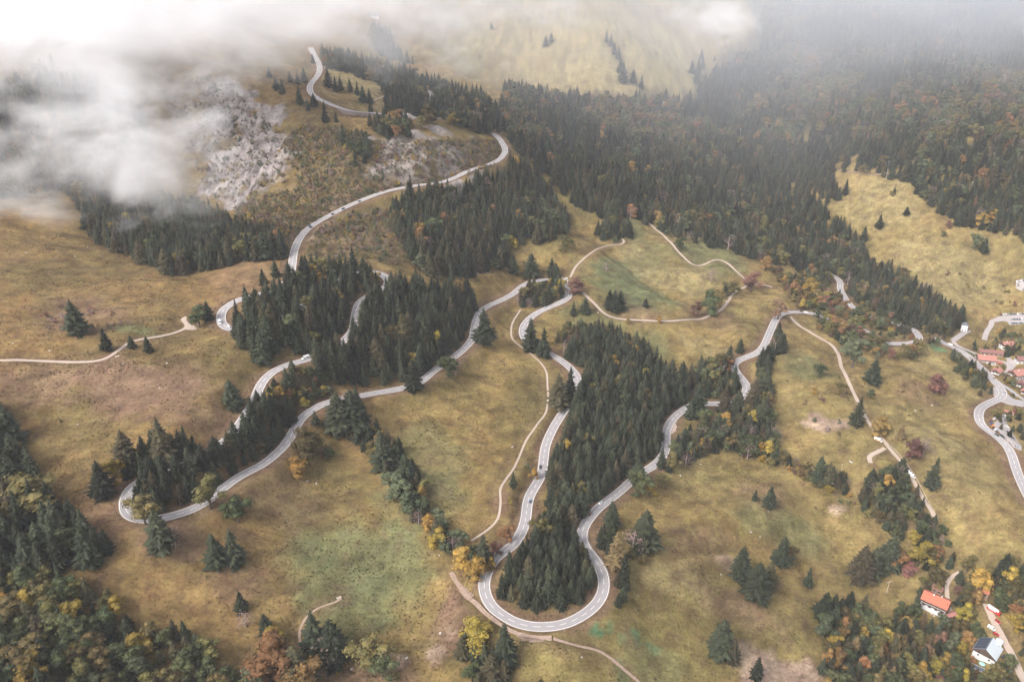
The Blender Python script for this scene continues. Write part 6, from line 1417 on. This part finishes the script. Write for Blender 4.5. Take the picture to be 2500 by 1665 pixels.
# boulders lying in the meadows
bs = [(1, 2, 555, 1312), (1, 2, 470, 1290), (1, 2, 1355, 592), (0, 2, 635, 305), (0, 2, 455, 92), (0, 2, 1535, 205), (0, 2, 1132, 212), (0, 2, 1465, 433), (2, 2, 1735, 1135), (2, 2, 1550, 1240), (0, 1, 240, 758), (0, 1, 688, 792), (0, 1, 805, 710), (3, 3, 2, 2),
      (1, 3, 1685, 405), (1, 3, 1385, 1348), (1, 3, 1085, 1455), (1, 3, 882, 1447), (1, 3, 1695, 1118), (2, 3, 2195, 190), (2, 3, 2280, 235), (2, 3, 640, 1340), (3, 2, 1012, 1002), (0, 2, 120, 22), (1, 1, 1700, 910), (0, 2, 715, 770), (2, 1, 790, 1308), (2, 3, 1920, 580)]
spots_ = ['meadow under the left road', 'meadow under the left road', 'meadow below the straight road']
gb_ = gp([(625 * a + x / 3.768, 416 * b_ + y / 3.768) for a, b_, x, y in bs]); rr = random.Random(3)
where_ = lambda a, b_: {(1, 2): 'in the meadow between the left roads', (0, 2): 'on the brown slope at the left', (2, 2): 'on the rounded meadow', (0, 1): 'on the upper left meadow', (1, 3): 'near the bottom edge', (2, 3): 'on the lower right meadow', (3, 2): 'beside the gravel spur', (1, 1): 'in the wood clearing', (2, 1): 'beside the grey gravel lane', (3, 3): 'on the lower right meadow'}[(a, b_)]
for (a, b_, x, y), g in zip(bs, gb_):
    bm = bmesh.new(); bmesh.ops.create_icosphere(bm, subdivisions=2, radius=1)
    for v2 in bm.verts: v2.co *= rr.uniform(.75, 1.2)
    me = bpy.data.meshes.new('boulder'); bm.to_mesh(me); bm.free(); me.materials.append(M['boulder']); o = link('boulder', me); o.location = g; s = rr.uniform(.45, .85); o.scale = (s * 1.4, s, s * .7); o.rotation_euler = (0, 0, rr.random() * 6)
    tag(o, 'small pale boulder ' + where_(a, b_), 'boulder', 'boulders ' + where_(a, b_))
# grazing cows
def cow_mesh(m):
    V = [(0, 0, 1.05), (.55, 0, 1.08), (-.6, 0, 1.1), (.95, 0, 1.15), (1.25, 0, .95), (1.5, 0, .55), (1.62, 0, .3), (.6, .24, .75), (.6, .24, .38), (.6, .24, .03), (.6, -.24, .75), (.62, -.24, .38), (.66, -.24, .03),
         (-.72, .25, .85), (-.62, .26, .48), (-.7, .26, .03), (-.72, -.25, .85), (-.66, -.26, .48), (-.76, -.26, .03), (-.92, 0, 1.12), (-1.0, 0, .5), (1.3, .2, 1.0), (1.3, -.2, 1.0)]
    E = [(0, 1), (0, 2), (1, 3), (3, 4), (4, 5), (5, 6), (1, 7), (7, 8), (8, 9), (1, 10), (10, 11), (11, 12), (2, 13), (13, 14), (14, 15), (2, 16), (16, 17), (17, 18), (2, 19), (19, 20), (4, 21), (4, 22)]
    rad = [.38, .37, .36, .24, .16, .13, .09, .15, .08, .07, .15, .08, .07, .17, .09, .07, .17, .09, .07, .08, .035, .05, .05]
    me = bpy.data.meshes.new('cow'); me.from_pydata(V, E, []); o = bpy.data.objects.new('cow', me); COL.objects.link(o)
    sk = o.modifiers.new('skin', 'SKIN')
    for k, r_ in enumerate(rad): me.skin_vertices[0].data[k].radius = (r_, r_)
    me.skin_vertices[0].data[0].use_root = True
    o.modifiers.new('sub', 'SUBSURF').levels = 1
    dg = bpy.context.evaluated_depsgraph_get(); out = bpy.data.meshes.new_from_object(o.evaluated_get(dg)); bpy.data.objects.remove(o); out.name = 'cow_body'
    out.materials.clear(); out.materials.append(m)
    for p in out.polygons: p.use_smooth = True
    return out
cd, cp = cow_mesh(M['cowhide']), cow_mesh(M['palehide'])
cows = [(3, 2, 1610, 180, 0, 'dark brown cow highest on the right hand meadow'), (3, 2, 1352, 405, 1, 'dark cow grazing left of the red crowned tree'), (3, 2, 1250, 418, 2, 'dark cow left of its two neighbours on the meadow'), (3, 2, 1243, 472, 0, 'dark cow just below another on the upper meadow'),
        (3, 2, 1262, 642, 1, 'black cow in the middle of the herd'), (3, 2, 1293, 692, 0, 'black cow lowest in the herd'), (3, 2, 1410, 645, 2, 'dark cow right of the herd'), (3, 2, 1470, 530, 0, 'dark cow above the pale patch of meadow'),
        (3, 2, 1540, 572, 1, 'dark cow near the two pale cows'), (3, 2, 1668, 548, 0, 'dark cow furthest right in the herd'), (3, 2, 1298, 1106, 1, 'black cow just right of the fenced track'), (3, 2, 180, 378, 0, 'dark cow on the steep meadow left of the track')]
for a, b_, x, y, q, lb in cows:
    g = gp(T(a, b_, f'{x},{y}'))[0]; o = link('cow', cd); o.location = g; o.rotation_euler = (0, 0, 1.1 * q + x * .01); o.scale = (1.15,) * 3; tag(o, lb, 'cow', 'cows grazing on the right hand meadow')
for x, y, lb in ((1355, 650, 'pale cow right of the black ones'), (1505, 600, 'pale cow on the right side of the herd')):
    g = gp(T(3, 2, f'{x},{y}'))[0]; o = link('cow', cp); o.location = g; o.rotation_euler = (0, 0, x * .02); o.scale = (1.15,) * 3; tag(o, lb, 'cow', 'cows grazing on the right hand meadow')

# ---------------------------------------------------------------- the air: even haze, and fog banks drifting along the slopes
def vol_mat(name):
    m = bpy.data.materials.new(name); m.use_nodes = True; N = m.node_tree.nodes; L = m.node_tree.links
    N.remove(N['Principled BSDF']); pv = N.new('ShaderNodeVolumePrincipled'); L.new(pv.outputs[0], N['Material Output'].inputs['Volume'])
    return m, N, L, pv
m, N, L, pv = vol_mat('haze_air'); pv.inputs['Color'].default_value = (.90, .93, 1.0, 1); pv.inputs['Density'].default_value = HAZE = 5e-5; pv.inputs['Anisotropy'].default_value = .0
hx0, hx1, hy0, hy1, hz0, hz1 = -3600, 3600, -700, 4300, float(HZ.min()) - 1, max(float(HZ.max()) + 35, CZ + 6)
hb = MB().box(((hx0 + hx1) / 2, (hy0 + hy1) / 2, (hz0 + hz1) / 2), (hx1 - hx0, hy1 - hy0, hz1 - hz0)).build('haze', m); tag(hb, 'thin pale haze filling the valley air', kind='stuff')
def at(px, py, depth):
    d = rays([px * 1.062], [py * 1.062])[0]; return Vector((d[0] * depth, d[1] * depth, CZ + d[2] * depth))
def cloud(label, px, py, depth, rad, dens, thr, nscale, seed, edge=1.6, rz=0.0, amp=2.2, zs=1.0):
    """an ellipsoid of drifting fog: density thins towards its edge and is broken up by noise (scale in metres)"""
    m, N, L, pv = vol_mat('fog_' + str(seed)); pv.inputs['Color'].default_value = (.975, .975, .98, 1) if seed < 6 else (.93, .955, 1.0, 1); pv.inputs['Anisotropy'].default_value = .2
    tc = N.new('ShaderNodeTexCoord')
    ln = N.new('ShaderNodeVectorMath'); ln.operation = 'LENGTH'; L.new(tc.outputs['Object'], ln.inputs[0])
    sh = N.new('ShaderNodeMapRange'); sh.inputs[1].default_value = 1.0; sh.inputs[2].default_value = 0.3; sh.inputs[3].default_value = -edge; sh.inputs[4].default_value = edge * .8; L.new(ln.outputs['Value'], sh.inputs[0])
    g = N.new('ShaderNodeNewGeometry'); n = N.new('ShaderNodeTexNoise'); n.noise_dimensions = '4D'; n.inputs['W'].default_value = seed * 3.7; n.inputs['Scale'].default_value = 1 / nscale; n.inputs['Detail'].default_value = 4 if nscale < 100 else 2; n.inputs['Roughness'].default_value = .62; n.inputs['Distortion'].default_value = .4
    mp = N.new('ShaderNodeMapping'); mp.inputs['Scale'].default_value = (1, 1, 1.6 * zs); mp.inputs['Rotation'].default_value = (0, R(-25), R(20)); L.new(g.outputs['Position'], mp.inputs['Vector']); L.new(mp.outputs[0], n.inputs['Vector'])
    nm = N.new('ShaderNodeMapRange'); nm.clamp = False; nm.inputs[1].default_value = .25; nm.inputs[2].default_value = .75; nm.inputs[3].default_value = -amp / 2; nm.inputs[4].default_value = amp / 2; L.new(n.outputs[0], nm.inputs[0])
    ad = N.new('ShaderNodeMath'); ad.operation = 'ADD'; L.new(sh.outputs[0], ad.inputs[0]); L.new(nm.outputs[0], ad.inputs[1])
    mr_ = N.new('ShaderNodeMapRange'); mr_.inputs[1].default_value = thr; mr_.inputs[2].default_value = thr + 2.0; mr_.inputs[3].default_value = 0; mr_.inputs[4].default_value = dens; mr_.interpolation_type = 'SMOOTHSTEP'; L.new(ad.outputs[0], mr_.inputs[0])
    L.new(mr_.outputs[0], pv.inputs['Density'])
    bm = bmesh.new(); bmesh.ops.create_icosphere(bm, subdivisions=3, radius=1.0); me = bpy.data.meshes.new('fog_bank'); bm.to_mesh(me); bm.free(); me.materials.append(m)
    o = link('fog_bank', me); o.location = at(px, py, depth); o.scale = rad; o.rotation_euler = (0, 0, R(rz))
    return tag(o, label, kind='stuff')
cloud('thick white fog bank hiding the upper left corner', 230, -30, 960, (600, 200, 160), .011, -.8, 95, 1, 1.4, 0, 2.2)
cloud('torn fog drifting down over the rock face', 200, 270, 740, (225, 95, 180), .024, -.05, 75, 2, 1.1, 12, 3.0)
cloud('fog veil over the pass and the far pasture', 1000, -10, 1150, (520, 130, 110), .0075, -.1, 90, 3, 1.1, 0, 2.8)
cloud('small bright cloud over the far pasture', 1640, 50, 1150, (125, 80, 58), .024, .15, 45, 4, 1.2, 0, 2.6)
cloud('thin wisps over the wood behind the pass', 1010, 140, 1100, (170, 80, 55), .009, .2, 50, 5, 1.1, 0, 3.4)
cloud('pale mist on the mountainside in the upper right corner', 2350, -60, 1450, (750, 430, 400), .0017, -.4, 220, 6, 1.0, 0, 1.2)
cloud('faint mist lying over the far mountainside', 1500, 60, 1750, (1500, 820, 420), .0009, -1.2, 400, 7, 1.0, 0, .8)
